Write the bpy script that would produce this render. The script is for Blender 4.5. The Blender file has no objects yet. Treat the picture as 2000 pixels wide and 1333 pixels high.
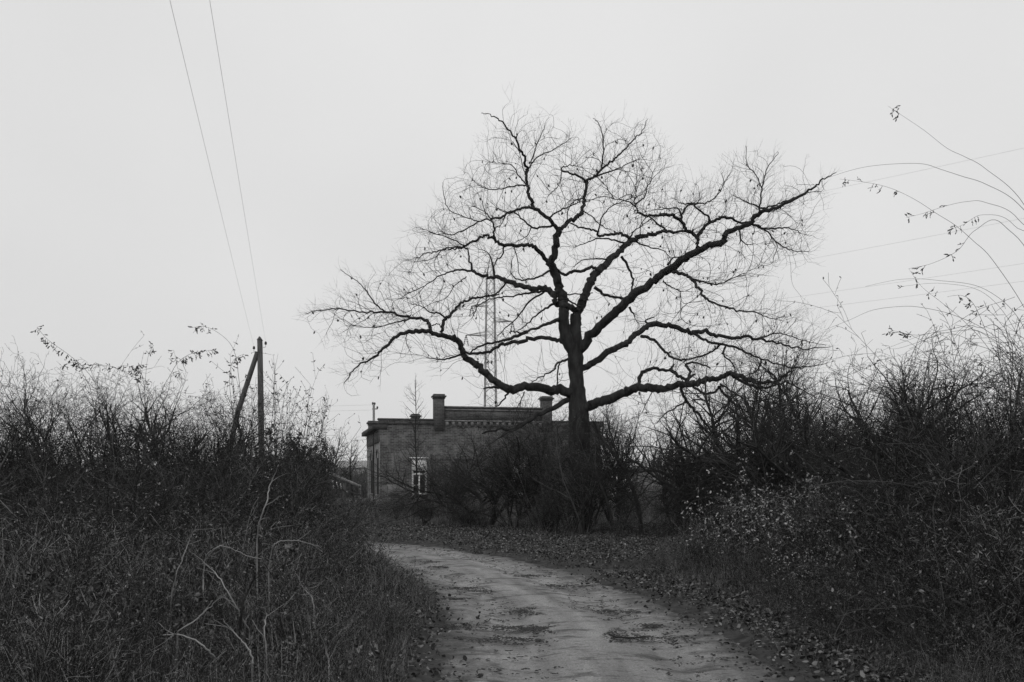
import bpy, math, random
import numpy as np
from mathutils import Vector, Matrix, kdtree

# ------------------------------------------------------------------ camera, sky, sun, exposure
F = 1833.0; HOR = 935.0; CAMZ = 1.65          # focal length and horizon in photo pixels (2000 wide)
sc = bpy.context.scene
cam_d = bpy.data.cameras.new('camera'); cam = bpy.data.objects.new('camera', cam_d)
sc.collection.objects.link(cam); sc.camera = cam
cam.location = (0, 0, CAMZ); cam.rotation_euler = (math.radians(90), 0, 0)
cam_d.sensor_width = 36; cam_d.lens = 36*F/2000; cam_d.shift_y = (HOR-666.5)/2000
cam_d.clip_end = 6000; cam_d.clip_start = 0.1

w = bpy.data.worlds.new("World"); sc.world = w; w.use_nodes = True
nt = w.node_tree; N = nt.nodes; N.clear(); L_ = nt.links
out = N.new('ShaderNodeOutputWorld'); bg = N.new('ShaderNodeBackground')
sky = N.new('ShaderNodeTexSky'); sky.sky_type = 'NISHITA'; sky.sun_disc = False
sky.sun_elevation = math.radians(48); sky.sun_rotation = math.radians(200)
sky.air_density = 1.0; sky.dust_density = 6.0
bw = N.new('ShaderNodeRGBToBW'); L_.new(sky.outputs[0], bw.inputs[0])
tc = N.new('ShaderNodeTexCoord'); no = N.new('ShaderNodeTexNoise'); no.inputs['Scale'].default_value = 1.6; no.inputs['Detail'].default_value = 3
L_.new(tc.outputs['Generated'], no.inputs['Vector'])
mr = N.new('ShaderNodeMapRange'); mr.inputs[1].default_value = .3; mr.inputs[2].default_value = .7
mr.inputs[3].default_value = 6.85; mr.inputs[4].default_value = 8.0
L_.new(no.outputs[0], mr.inputs[0])
mx = N.new('ShaderNodeMix'); mx.data_type = 'FLOAT'; mx.inputs[0].default_value = .985      # a closed grey overcast over the clear sky
L_.new(bw.outputs[0], mx.inputs[2]); L_.new(mr.outputs[0], mx.inputs[3])
L_.new(mx.outputs[0], bg.inputs[0]); bg.inputs[1].default_value = .1
L_.new(bg.outputs[0], out.inputs[0])

sun_d = bpy.data.lights.new('sun', 'SUN'); sun_d.energy = .65; sun_d.angle = math.radians(22)
sun_d.color = (1, .99, .98)
sun = bpy.data.objects.new('sun', sun_d); sc.collection.objects.link(sun)
sun.rotation_euler = (math.radians(42), 0, math.radians(-20))
sc.view_settings.view_transform = 'Standard'; sc.view_settings.look = 'None'
sc.view_settings.exposure = 0; sc.view_settings.gamma = 1
sc.cycles.max_bounces = 4; sc.cycles.diffuse_bounces = 3; sc.cycles.transparent_max_bounces = 4

R = random.Random(7); NR = np.random.default_rng(7)
C = sc.collection

def P(px, py, d):
    return Vector(((px-1000)/F*d, d, CAMZ+(HOR-py)/F*d))
def T(ox, oy, s):
    return lambda pts: [(x/s+ox, y/s+oy) for x, y in pts]
T1 = T(600,180,2.776); T2 = T(1050,180,2.777); T3 = T(600,560,2.6655); T4 = T(1050,560,2.468)
T6 = T(30,620,2.0194); T8 = T(1600,180,2.297); T9 = T(1160,820,4.0)

# ------------------------------------------------------------------ materials
def mat(name, c1, c2=None, scale=4, rough=.9, bump=0, detail=5, island=False, coord='Object', stretch=(1,1,1), pos=(.35,.65)):
    m = bpy.data.materials.new(name); m.use_nodes = True
    n = m.node_tree.nodes; l = m.node_tree.links; b = n['Principled BSDF']
    b.inputs['Roughness'].default_value = rough; b.inputs['Specular IOR Level'].default_value = .25
    g = lambda v: (v, v, v, 1)
    if c2 is None: c2 = c1
    ramp = n.new('ShaderNodeValToRGB'); ramp.color_ramp.elements[0].color = g(c1); ramp.color_ramp.elements[1].color = g(c2)
    ramp.color_ramp.elements[0].position, ramp.color_ramp.elements[1].position = pos
    if island:
        geo = n.new('ShaderNodeNewGeometry'); l.new(geo.outputs['Random Per Island'], ramp.inputs[0])
    else:
        t = n.new('ShaderNodeTexCoord'); mp = n.new('ShaderNodeMapping'); mp.inputs['Scale'].default_value = stretch
        l.new(t.outputs[coord], mp.inputs[0])
        ns = n.new('ShaderNodeTexNoise'); ns.inputs['Scale'].default_value = scale; ns.inputs['Detail'].default_value = detail
        l.new(mp.outputs[0], ns.inputs['Vector']); l.new(ns.outputs[0], ramp.inputs[0])
        if bump:
            bp = n.new('ShaderNodeBump'); bp.inputs['Strength'].default_value = 1; bp.inputs['Distance'].default_value = bump
            l.new(ns.outputs[0], bp.inputs['Height']); l.new(bp.outputs[0], b.inputs['Normal'])
    l.new(ramp.outputs[0], b.inputs['Base Color'])
    return m
M = {}
M['bark'] = mat('oak_bark', .012, .04, 9, bump=.05, stretch=(1,1,.35), detail=8)
M['twig'] = mat('oak_twig', .012, .03, 3)
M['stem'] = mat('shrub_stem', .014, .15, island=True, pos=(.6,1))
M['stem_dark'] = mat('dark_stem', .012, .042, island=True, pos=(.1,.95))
M['cane'] = mat('rose_cane', .035, .06, 5)
M['pale'] = mat('dead_pale_stalk', .16, .3, 6)
M['leaf'] = mat('dry_leaf', .018, .22, island=True, pos=(.55,1), rough=.7)
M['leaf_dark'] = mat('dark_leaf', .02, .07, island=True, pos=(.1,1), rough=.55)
M['leaf_pale'] = mat('pale_leaf', .06, .5, island=True, pos=(.2,1), rough=.6)
M['litter'] = mat('leaf_litter', .022, .24, island=True, pos=(.45,1))
M['grass'] = mat('dry_grass', .02, .4, island=True, pos=(.52,1))
M['weed'] = mat('dry_weed', .016, .3, island=True, pos=(.58,1))
M['wood'] = mat('weathered_wood', .07, .15, 6, bump=.02, stretch=(6,6,.5))
M['metal'] = mat('galvanised_steel', .22, .32, 5, rough=.6)
M['wire'] = mat('wire', .3, .36, 2, rough=.5)
M['porcelain'] = mat('porcelain', .03, .06, 5, rough=.3)
M['white'] = mat('flaking_white_paint', .6, .9, 14, detail=6, bump=.01)
M['board'] = mat('pale_board', .6, .85, 6, detail=6)
M['dark'] = mat('dark_interior', .008, .012, 2)
M['glass'] = mat('dusty_glass', .02, .04, 3, rough=.15)
M['stone'] = mat('sooty_stone', .13, .26, 5, bump=.01, detail=7)
M['render'] = mat('grey_render', .11, .2, 1.3, detail=8, bump=.01)
M['side'] = mat('pale_side_render', .2, .3, 2, detail=8, bump=.01)
M['roof'] = mat('tar_roof', .03, .06, 2)
M['plaster'] = mat('stained_plaster', .2, .34, 3, detail=8)
M['far'] = mat('far_wood', .05, .075, island=True)

def brick_mat(name, lo, hi, plaster, patch_lo=.54, patch_hi=.66):
    m = bpy.data.materials.new(name); m.use_nodes = True
    n = m.node_tree.nodes; l = m.node_tree.links; b = n['Principled BSDF']; b.inputs['Roughness'].default_value = .95
    t = n.new('ShaderNodeTexCoord'); s = n.new('ShaderNodeSeparateXYZ'); l.new(t.outputs['Object'], s.inputs[0])
    a = n.new('ShaderNodeMath'); a.operation = 'ADD'; l.new(s.outputs[0], a.inputs[0]); l.new(s.outputs[1], a.inputs[1])
    c = n.new('ShaderNodeCombineXYZ'); l.new(a.outputs[0], c.inputs[0]); l.new(s.outputs[2], c.inputs[1])
    br = n.new('ShaderNodeTexBrick'); br.inputs['Scale'].default_value = 1; br.inputs['Brick Width'].default_value = .26; br.inputs['Row Height'].default_value = .085
    br.inputs['Mortar Size'].default_value = .012; br.inputs['Bias'].default_value = -.25
    g = lambda v: (v, v, v, 1)
    br.inputs['Color1'].default_value = g(lo); br.inputs['Color2'].default_value = g(hi); br.inputs['Mortar'].default_value = g(hi*1.1)
    l.new(c.outputs[0], br.inputs['Vector'])
    ns = n.new('ShaderNodeTexNoise'); ns.inputs['Scale'].default_value = .9; ns.inputs['Detail'].default_value = 7; ns.inputs['Roughness'].default_value = .65
    l.new(t.outputs['Object'], ns.inputs['Vector'])
    r = n.new('ShaderNodeMapRange'); r.inputs[1].default_value = patch_lo; r.inputs[2].default_value = patch_hi; r.inputs[4].default_value = .75
    l.new(ns.outputs[0], r.inputs[0])
    mx = n.new('ShaderNodeMix'); mx.data_type = 'RGBA'; l.new(r.outputs[0], mx.inputs[0]); l.new(br.outputs[0], mx.inputs[6]); mx.inputs[7].default_value = g(plaster)
    n2 = n.new('ShaderNodeTexNoise'); n2.inputs['Scale'].default_value = 2.3; n2.inputs['Detail'].default_value = 8; l.new(t.outputs['Object'], n2.inputs['Vector'])
    r2 = n.new('ShaderNodeMapRange'); r2.inputs[1].default_value = .3; r2.inputs[2].default_value = .7; r2.inputs[3].default_value = .6; r2.inputs[4].default_value = 1.3
    l.new(n2.outputs[0], r2.inputs[0])
    mu = n.new('ShaderNodeVectorMath'); mu.operation = 'SCALE'; l.new(mx.outputs[2], mu.inputs[0]); l.new(r2.outputs[0], mu.inputs['Scale'])
    l.new(mu.outputs[0], b.inputs['Base Color'])
    bp = n.new('ShaderNodeBump'); bp.inputs['Distance'].default_value = .01; l.new(br.outputs['Fac'], bp.inputs['Height']); bp.invert = True
    l.new(bp.outputs[0], b.inputs['Normal'])
    return m
M['brick'] = brick_mat('sooty_brick', .05, .16, .2, .54, .6)
M['brick_clean'] = brick_mat('plain_brick', .06, .13, .12)

# ------------------------------------------------------------------ mesh helpers
def mesh_np(name, v, f, smooth=False):
    """v: (n,3) ; f: (m,k) int array, k = 3 or 4"""
    me = bpy.data.meshes.new(name); v = np.asarray(v, np.float32); f = np.asarray(f, np.int32)
    me.vertices.add(len(v)); me.vertices.foreach_set('co', v.ravel())
    k = f.shape[1]; me.loops.add(f.size); me.loops.foreach_set('vertex_index', f.ravel())
    me.polygons.add(len(f)); me.polygons.foreach_set('loop_start', np.arange(0, f.size, k, dtype=np.int32))
    if smooth: me.polygons.foreach_set('use_smooth', np.ones(len(f), bool))
    me.update(calc_edges=True); return me
def put(name, me, m, parent=None, loc=None):
    o = bpy.data.objects.new(name, me); C.objects.link(o)
    if m is not None and me is not None and not me.materials: me.materials.append(m)
    if parent is not None: o.parent = parent
    if loc is not None: o.location = loc
    return o
def tag(o, label=None, cat=None, group=None, kind=None):
    if label: o['label'] = label
    if cat: o['category'] = cat
    if group: o['group'] = group
    if kind: o['kind'] = kind
    return o
def empty(name, loc, label, cat, group=None, rz=0):
    o = bpy.data.objects.new(name, None); C.objects.link(o); o.location = loc; o.rotation_euler = (0, 0, rz)
    o.empty_display_size = .2
    return tag(o, label, cat, group)

def tubes(polys, sides=4, cap=False, gnarl=0.0):
    """polys: list of (pts, radii). returns verts, quads"""
    if not polys: return np.zeros((0,3)), np.zeros((0,4), int)
    ln = np.array([len(p[0]) for p in polys]); n = ln.sum()
    pts = np.concatenate([np.asarray([tuple(q) for q in p[0]], float) for p in polys]); rad = np.concatenate([np.asarray(p[1], float) for p in polys])
    start = np.concatenate([[0], np.cumsum(ln)[:-1]]); end = start+ln-1
    nx = np.arange(n)+1; nx[end] = end; pv = np.arange(n)-1; pv[start] = start
    t = pts[nx]-pts[pv]; t /= np.maximum(np.linalg.norm(t, axis=1, keepdims=True), 1e-9)
    # per-chain reference vector
    ch = pts[end]-pts[start]; ref = np.where((np.abs(ch[:,2]) > .7*np.linalg.norm(ch,axis=1))[:,None], [[1,.13,0]], [[.1,.07,1]])
    ref = np.repeat(ref, ln, axis=0)
    a = np.cross(t, ref); a /= np.maximum(np.linalg.norm(a, axis=1, keepdims=True), 1e-9); b = np.cross(t, a)
    ang = np.arange(sides)*2*math.pi/sides
    rr = np.repeat(rad[:,None], sides, 1)
    if gnarl: rr = rr*(1+gnarl*(NR.random((n, sides))-.5)*2)
    v = pts[:,None,:] + rr[:,:,None]*(np.cos(ang)[None,:,None]*a[:,None,:] + np.sin(ang)[None,:,None]*b[:,None,:])
    v = v.reshape(-1,3)
    i = np.setdiff1d(np.arange(n), end); j = np.arange(sides); k = (j+1) % sides
    q = np.stack([i[:,None]*sides+j, i[:,None]*sides+k, (i[:,None]+1)*sides+k, (i[:,None]+1)*sides+j], -1).reshape(-1,4)
    return v, q
def tube_mesh(name, polys, sides=4, smooth=True, gnarl=0.0):
    v, q = tubes(polys, sides, gnarl=gnarl); return mesh_np(name, v, q, smooth)
def join(parts):
    vs, fs, o = [], [], 0
    for v, f in parts:
        vs.append(v); fs.append(np.asarray(f)+o); o += len(v)
    return np.concatenate(vs), np.concatenate(fs)
def box(x0, x1, y0, y1, z0, z1):
    v = np.array([(x,y,z) for z in (z0,z1) for x,y in ((x0,y0),(x1,y0),(x1,y1),(x0,y1))], float)
    return v, np.array([(3,2,1,0),(4,5,6,7),(0,1,5,4),(1,2,6,5),(2,3,7,6),(3,0,4,7)])
def boxes(name, bs):
    v, f = join([box(*b) for b in bs]); return mesh_np(name, v, f)
def beam(a, b, wd, ht):
    """rectangular bar from a to b"""
    a = Vector(a); b = Vector(b); t = (b-a).normalized(); up = Vector((0,0,1)) if abs(t.z) < .95 else Vector((1,0,0))
    s = t.cross(up).normalized(); u = s.cross(t)
    v = [tuple(p+s*i*wd/2+u*j*ht/2) for p in (a,b) for i,j in ((-1,-1),(1,-1),(1,1),(-1,1))]
    return np.array(v), np.array([(3,2,1,0),(4,5,6,7),(0,1,5,4),(1,2,6,5),(2,3,7,6),(3,0,4,7)])
def lathe(prof, sides=12, c=(0,0,0)):
    v = []; f = []
    for r, z in prof:
        for k in range(sides):
            an = 2*math.pi*k/sides; v.append((c[0]+r*math.cos(an), c[1]+r*math.sin(an), c[2]+z))
    for i in range(len(prof)-1):
        for k in range(sides):
            k2 = (k+1)%sides; f.append((i*sides+k, i*sides+k2, (i+1)*sides+k2, (i+1)*sides+k))
    return np.array(v), np.array(f)

def leaves_np(items, fold=.25):
    """items: list of (pos, dir, length, width). two folded quads per leaf -> (n*6 verts, n*2 quads*2)"""
    n = len(items)
    if n == 0: return np.zeros((0,3)), np.zeros((0,4), int)
    p = np.array([tuple(i[0]) for i in items]); d = np.array([tuple(i[1]) for i in items]); ln = np.array([i[2] for i in items])[:,None]; wd = np.array([i[3] for i in items])[:,None]
    d /= np.maximum(np.linalg.norm(d,axis=1,keepdims=True),1e-9)
    rv = NR.normal(size=(n,3)); s = np.cross(d, rv); s /= np.maximum(np.linalg.norm(s,axis=1,keepdims=True),1e-9); u = np.cross(s, d)
    cu = (NR.random((n,1))-.3)*.5
    a = p; m1 = p+d*ln*.33+u*ln*cu*.25; m2 = p+d*ln*.7+u*ln*cu*.6; tip = p+d*ln+u*ln*cu*1.1
    l1 = m1-s*wd*.5+u*wd*fold; r1 = m1+s*wd*.5+u*wd*fold; l2 = m2-s*wd*.38+u*wd*fold; r2 = m2+s*wd*.38+u*wd*fold
    v = np.stack([a,m1,m2,tip,l1,l2,r1,r2],1).reshape(-1,3)
    o = (np.arange(n)*8)[:,None]
    q = np.concatenate([o+np.array([[0,1,2,4]]),o+np.array([[4,2,3,5]]),o+np.array([[0,6,2,1]]),o+np.array([[6,7,3,2]])])
    return v, q

def rv(s=1.0): return Vector((R.gauss(0,s), R.gauss(0,s), R.gauss(0,s)))
def perp(d):
    a = rv(); a = a - d*a.dot(d)
    return a.normalized() if a.length > 1e-5 else Vector((1,0,0))

# ------------------------------------------------------------------ terrain
CL = np.array([(.95,-6),(.95,2),(.85,7),(.77,9),(.5,12.2),(-.35,16),(-1.55,19.3),(-3.7,22.6),(-7,25.4),(-12,28),(-20,31),(-34,35)], float)
def catmull(pts, n):
    pts = np.asarray(pts, float); outp = []
    for i in range(len(pts)-1):
        p0 = pts[max(i-1,0)]; p1 = pts[i]; p2 = pts[i+1]; p3 = pts[min(i+2,len(pts)-1)]
        for k in range(n):
            t = k/n; outp.append(.5*((2*p1)+(-p0+p2)*t+(2*p0-5*p1+4*p2-p3)*t*t+(-p0+3*p1-3*p2+p3)*t**3))
    outp.append(pts[-1]); return np.array(outp)
CLs = catmull(CL, 24)
SIDE = catmull([(1.7,16.7),(3.0,16.95),(5,17.2),(9,17.4),(15,18.5)], 14)
def dist_to(line, x, y):
    x = np.atleast_1d(x).astype(float); y = np.atleast_1d(y).astype(float); d = np.full(x.shape, 1e9)
    for px, py in line[::3]: d = np.minimum(d, np.hypot(x-px, y-py))
    return d
def sn(x, y, s, seed):
    r = np.random.default_rng(seed); o = 0
    for k in range(7):
        a = r.random()*6.28; fr = s*(.6+1.6*r.random()); ph = r.random()*6.28
        o = o+np.sin((x*math.cos(a)+y*math.sin(a))*fr+ph)
    return o/4
def ss(a, b, x): t = np.clip((x-a)/(b-a),0,1); return t*t*(3-2*t)
def road_half(x, y): return 1.5+.12*sn(x, y, 2.5, 3)+.06*sn(x, y, 9, 5)
def ground(x, y):
    x = np.asarray(x, float); y = np.asarray(y, float)
    e = dist_to(CLs, x.ravel(), y.ravel()).reshape(x.shape)-road_half(x, y)
    s = dist_to(SIDE, x.ravel(), y.ravel()).reshape(x.shape)-.75-.15*sn(x,y,3,8)
    h = -.06+.13*ss(-.35,.3,e)+.10*ss(.2,1.8,e)*(1+.5*sn(x,y,1.1,11))+.03*sn(x,y,4,12)*ss(0,.8,e)+.01*sn(x,y,14,14)
    h = h-.2*ss(.45,-.15,s)
    far = ss(40,120,np.hypot(x,y)); h = h*(1-far)+(.05+.25*sn(x,y,.02,15))*far
    return h
def gz(x, y): return float(ground(np.array([x]), np.array([y]))[0])

def axis(lo, hi, step, far):
    mid = np.arange(lo, hi+1e-6, step); o = [1.0]; 
    while o[-1] < far: o.append(o[-1]*1.35+.2)
    o = np.array(o); return np.concatenate([lo-o[::-1], mid, hi+o])
xs = axis(-9, 9, .1, 2500); ys = axis(4, 27, .1, 2500); ys = ys[ys > -300]
X, Y = np.meshgrid(xs, ys); Z = ground(X, Y)
nx_, ny_ = len(xs), len(ys)
idx = np.arange(nx_*ny_).reshape(ny_, nx_)
q = np.stack([idx[:-1,:-1], idx[:-1,1:], idx[1:,1:], idx[1:,:-1]], -1).reshape(-1,4)
M['ground'] = mat('leafy_soil', .018, .055, 6, detail=10, bump=.04)
tag(put('ground', mesh_np('ground', np.stack([X,Y,Z],-1).reshape(-1,3), q, True), M['ground']), kind='structure')

def strip(name, line, half, m, zf, nacross=25):
    tn = np.gradient(line, axis=0); tn /= np.linalg.norm(tn, axis=1, keepdims=True); nr = np.stack([-tn[:,1], tn[:,0]], 1)
    u = np.linspace(-half, half, nacross)
    g = line[:,None,:]+nr[:,None,:]*u[None,:,None]; z = zf(g[...,0], g[...,1], u[None,:])
    v = np.concatenate([g, z[...,None]], -1).reshape(-1,3); i = np.arange(len(line)*nacross).reshape(len(line), nacross)
    f = np.stack([i[:-1,1:], i[:-1,:-1], i[1:,:-1], i[1:,1:]], -1).reshape(-1,4)
    me = mesh_np(name, v, f, True); at = me.attributes.new('across', 'FLOAT', 'POINT'); at.data.foreach_set('value', np.tile(u, len(line)).astype(np.float32))
    sl = np.concatenate([[0], np.cumsum(np.linalg.norm(np.diff(line, axis=0), axis=1))]); at = me.attributes.new('along', 'FLOAT', 'POINT'); at.data.foreach_set('value', np.repeat(sl, nacross).astype(np.float32))
    return tag(put(name, me, m), kind='structure')
# road: pale compacted dirt with dark wet patches
m = bpy.data.materials.new('dirt_road'); m.use_nodes = True; n = m.node_tree.nodes; l = m.node_tree.links; b = n['Principled BSDF']; b.inputs['Roughness'].default_value = .9
t = n.new('ShaderNodeTexCoord')
def nz(scale, det, st=(1,1,1), rough=.6):
    mp = n.new('ShaderNodeMapping'); mp.inputs['Scale'].default_value = st; l.new(t.outputs['Object'], mp.inputs[0])
    a = n.new('ShaderNodeTexNoise'); a.inputs['Scale'].default_value = scale; a.inputs['Detail'].default_value = det; a.inputs['Roughness'].default_value = rough
    l.new(mp.outputs[0], a.inputs['Vector']); return a
def rng_(src, a, b_, c, d):
    r = n.new('ShaderNodeMapRange'); r.inputs[1].default_value = a; r.inputs[2].default_value = b_; r.inputs[3].default_value = c; r.inputs[4].default_value = d
    l.new(src.outputs[0], r.inputs[0]); return r
def mul(a, b_):
    r = n.new('ShaderNodeMath'); r.operation = 'MULTIPLY'; l.new(a.outputs[0], r.inputs[0]); l.new(b_.outputs[0], r.inputs[1]); return r
base = rng_(nz(1.1, 6, (1,.8,1)), .3, .7, .21, .33); fine = rng_(nz(55, 6, rough=.8), .32, .68, .45, 1.55)
patch = rng_(nz(1.7, 8, (.8,1.9,1), .7), .53, .6, 1.0, .42); spots = rng_(nz(7, 8, (1,1.8,1), .75), .54, .66, 1.0, .42)
col = mul(mul(base, fine), mul(patch, spots)); 
aa = n.new('ShaderNodeAttribute'); aa.attribute_name = 'across'; al = n.new('ShaderNodeAttribute'); al.attribute_name = 'along'
cx = n.new('ShaderNodeCombineXYZ'); l.new(aa.outputs['Fac'], cx.inputs[0]); sc_ = n.new('ShaderNodeMath'); sc_.operation = 'MULTIPLY'; sc_.inputs[1].default_value = .13; l.new(al.outputs['Fac'], sc_.inputs[0]); l.new(sc_.outputs[0], cx.inputs[1])
tn_ = n.new('ShaderNodeTexNoise'); tn_.inputs['Scale'].default_value = 3.2; tn_.inputs['Detail'].default_value = 6; l.new(cx.outputs[0], tn_.inputs['Vector'])
track = rng_(tn_, .35, .65, .72, 1.22); col = mul(col, track)
ab = n.new('ShaderNodeMath'); ab.operation = 'ABSOLUTE'; l.new(aa.outputs['Fac'], ab.inputs[0])
en = nz(3.5, 8, rough=.7); e2 = n.new('ShaderNodeMath'); e2.operation = 'MULTIPLY_ADD'; e2.inputs[1].default_value = 1.7; l.new(en.outputs[0], e2.inputs[0]); l.new(ab.outputs[0], e2.inputs[2])
ed_ = rng_(e2, 1.75, 2.4, 0, 1); mxx = n.new('ShaderNodeMix'); mxx.data_type = 'RGBA'; l.new(ed_.outputs[0], mxx.inputs[0]); l.new(col.outputs[0], mxx.inputs[6]); mxx.inputs[7].default_value = (.045,.045,.045,1)
l.new(mxx.outputs[2], b.inputs['Base Color'])
bp = n.new('ShaderNodeBump'); bp.inputs['Distance'].default_value = .05; hb = nz(8, 12, rough=.75); l.new(hb.outputs[0], bp.inputs['Height']); l.new(bp.outputs[0], b.inputs['Normal'])
M['road'] = m
strip('road', CLs, 2.1, M['road'], lambda x,y,u: .0-.03*np.exp(-((np.abs(u)-.72)/.22)**2)*1.6+.02*np.exp(-(u/.3)**2)+.012*sn(x,y,3,21)+.008*sn(x,y,8,22), 41)
M['mud'] = mat('dark_mud', .03, .07, 5, detail=8, bump=.03, rough=.6)
strip('side_track', SIDE, 1.3, M['mud'], lambda x,y,u: -.04+.012*sn(x,y,4,23)+u*0, 17)

# ------------------------------------------------------------------ oak
TD = 26.3
oak_px = 1128
BASE = Vector(((oak_px-1000)/F*TD, TD, gz((oak_px-1000)/F*TD, TD)-.05))
S_ = TD/F                                     # metres per photo pixel at the oak
# (part, converted points, widths in photo px at ends, depth slope start, end in m per m of picture length, initial depth key)
TR = []
def tr(part, pts, w0, w1, slope, d0=None, key=None, frm=None):
    TR.append(dict(part=part, pts=pts, w0=w0, w1=w1, slope=slope, key=key, frm=frm))
tr('trunk', T4([(205,1215),(207,1130),(203,1000),(201,850),(200,700),(197,600),(190,500),(185,400),(183,310),(182,210),(183,135)]), 62, 19, 0)
tr('trunk', T4([(184,330),(160,290),(137,240),(126,170),(128,115)]), 25, 19, -.15)
tr('limb', T4([(128,105),(150,95),(175,110)]), 14, 12, 0)
# left leader and its fork
tr('limb', T4([(127,190),(128,140),(127,100),(118,60),(108,25)])[:-1]+T1([(1372,1095),(1365,1060),(1342,980),(1317,930),(1340,880),(1357,800),(1362,750)]), 21, 11, -.1, key='L0')
tr('limb', T1([(1362,755),(1310,690),(1240,635),(1210,570),(1192,490),(1190,430),(1180,370),(1145,290),(1115,230),(1060,165),(1010,130),(940,110)]), 8, .9, -.3)
tr('limb', T1([(1190,450),(1215,390),(1270,340),(1340,310),(1430,250)]), 2.6, .8, .4)
tr('limb', T1([(1212,385),(1240,300),(1265,240),(1290,180)]), 2, .8, -.4)
tr('limb', T1([(1190,460),(1170,410),(1150,330),(1100,250)]), 1.6, .8, .5)
tr('limb', T1([(1240,635),(1180,627),(1110,650),(1050,680),(990,690),(930,705),(850,750),(770,775),(660,765)]), 4.5, .9, -.5)
tr('limb', T1([(930,705),(860,680),(770,640),(740,560),(735,490)]), 1.8, .7, .3)
tr('limb', T1([(1185,505),(1120,510),(1040,527),(960,520),(900,480)]), 2.5, .8, .6)
tr('limb', T1([(1185,495),(1150,460),(1115,400),(1060,390),(980,380)]), 2.2, .8, -.6)
tr('limb', T1([(1325,728),(1270,735),(1218,735),(1160,680),(1105,645),(1070,680),(1040,740)]), 3.5, 1, .5)
tr('limb', T1([(1215,735),(1190,780),(1130,815)]), 1.8, .8, .6)
tr('limb', T2([(112,752),(160,712),(210,680),(237,652),(250,590),(262,540),(265,488),(300,465),(350,420),(400,380),(450,330),(520,260),(560,222),(600,150)]), 8.5, .9, .35)
tr('limb', T2([(265,490),(235,465),(190,445),(128,425),(160,400),(220,400)]), 4, 1, -.6)
tr('limb', T2([(130,425),(118,500),(60,560)]), 1.6, .8, -.4)
tr('limb', T2([(350,415),(355,320),(355,240),(330,170),(300,140)]), 2.5, .8, -.4)
tr('limb', T2([(300,463),(400,430),(470,400),(560,360)]), 2.8, .8, .7)
tr('limb', T2([(252,575),(200,590),(165,640),(160,700)]), 2.2, 1, -.6)
tr('limb', T2([(240,645),(290,670),(340,720),(400,750)]), 2, 1, .8)
tr('limb', T1([(1310,690),(1340,660),(1400,630),(1460,600),(1500,560)]), 3, .9, -.9)
# left limbs from leader
tr('limb', T1([(1317,932),(1270,880),(1230,845),(1190,830),(1120,832),(1040,828),(1005,790),(960,780),(900,815),(850,840),(790,855),(720,860),(640,880),(570,915)]), 8.5, .9, -.55)
tr('limb', T1([(1007,790),(1012,740),(998,690),(960,650),(900,620)]), 3, .8, -.7)
tr('limb', T1([(1065,840),(1055,890),(1020,920),(1008,990)]), 2.6, 1, .4)
tr('limb', T1([(1120,832),(1140,900),(1150,990),(1180,1010)]), 1.6, .8, .5)
tr('limb', T1([(860,840),(790,800),(700,770),(620,740)]), 2, .7, -.5)
tr('limb', T1([(1355,1160),(1335,1100),(1300,1068),(1230,1065),(1150,1045),(1080,1025),(1020,1003),(960,998),(905,975),(880,920),(865,850)]), 13, 2.2, .5)
tr('limb', T1([(905,975),(840,965),(780,975),(720,1000),(640,1050),(560,1090)]), 3.5, .8, .3)
tr('limb', T1([(865,850),(820,840),(740,850),(690,900),(600,920)]), 2.3, .7, .6)
tr('limb', T1([(1020,1003),(1010,950),(985,880),(930,850)]), 2.5, .8, -.4)
tr('limb', T1([(1312,968),(1260,1000),(1210,1015),(1150,1020),(1110,990),(1105,920)]), 3.5, 1, -.6)
tr('limb', T1([(1295,1080),(1230,1085),(1170,1095),(1100,1110),(1020,1118),(940,1150),(900,1200)]), 3.5, 1, -.7)
tr('limb', T1([(1080,1025),(1040,1080),(980,1110),(900,1115)]), 3, 1.2, .7)
tr('limb', T1([(865,1000),(800,1050),(760,1110),(700,1140)]), 1.5, .7, .6)
tr('limb', T2([(78,935),(105,962),(150,990),(190,970),(245,972),(290,950),(335,968)]), 4, 5, .1)
tr('limb', T2([(150,1098),(220,1095),(300,1090)]), 2.4, 1.4, .2)
tr('limb', T2([(155,1120),(200,1150),(240,1165)]), 3, 2, -.2)
# central leader
tr('limb', T4([(182,230),(183,170)])+T2([(208,1230),(218,1190),(240,1150),(265,1080),(300,1010),(340,960),(390,910),(450,860),(505,812),(560,785),(620,770),(700,755),(790,755),(830,760)]), 22, 2, .45)
tr('limb', T2([(505,805),(480,778),(440,768),(380,775),(330,780),(320,755),(270,740),(220,730),(178,712)]), 5, 2, -.5)
tr('limb', T2([(470,820),(400,800),(330,795),(260,820),(200,840)]), 3, .8, -.5)
tr('limb', T2([(500,800),(520,760),(560,732)]), 3, 1, -.5)
tr('limb', T2([(330,760),(350,680),(400,620),(470,590),(560,560)]), 2.2, .8, -.7)
tr('limb', T2([(455,892),(490,950),(516,1020),(512,1080),(500,1120)]), 4, 2, .3)
tr('limb', T2([(530,812),(600,840),(680,860),(720,900)]), 2.5, 1, .6)
tr('limb', T2([(310,1060),(360,1100),(420,1112),(490,1130)]), 5, 3, .4)
tr('limb', T2([(385,910),(320,905),(240,915),(195,950)]), 2.5, 1, -.7)
tr('limb', T2([(700,752),(650,715),(600,675)]), 3, 2, .4)
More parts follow.
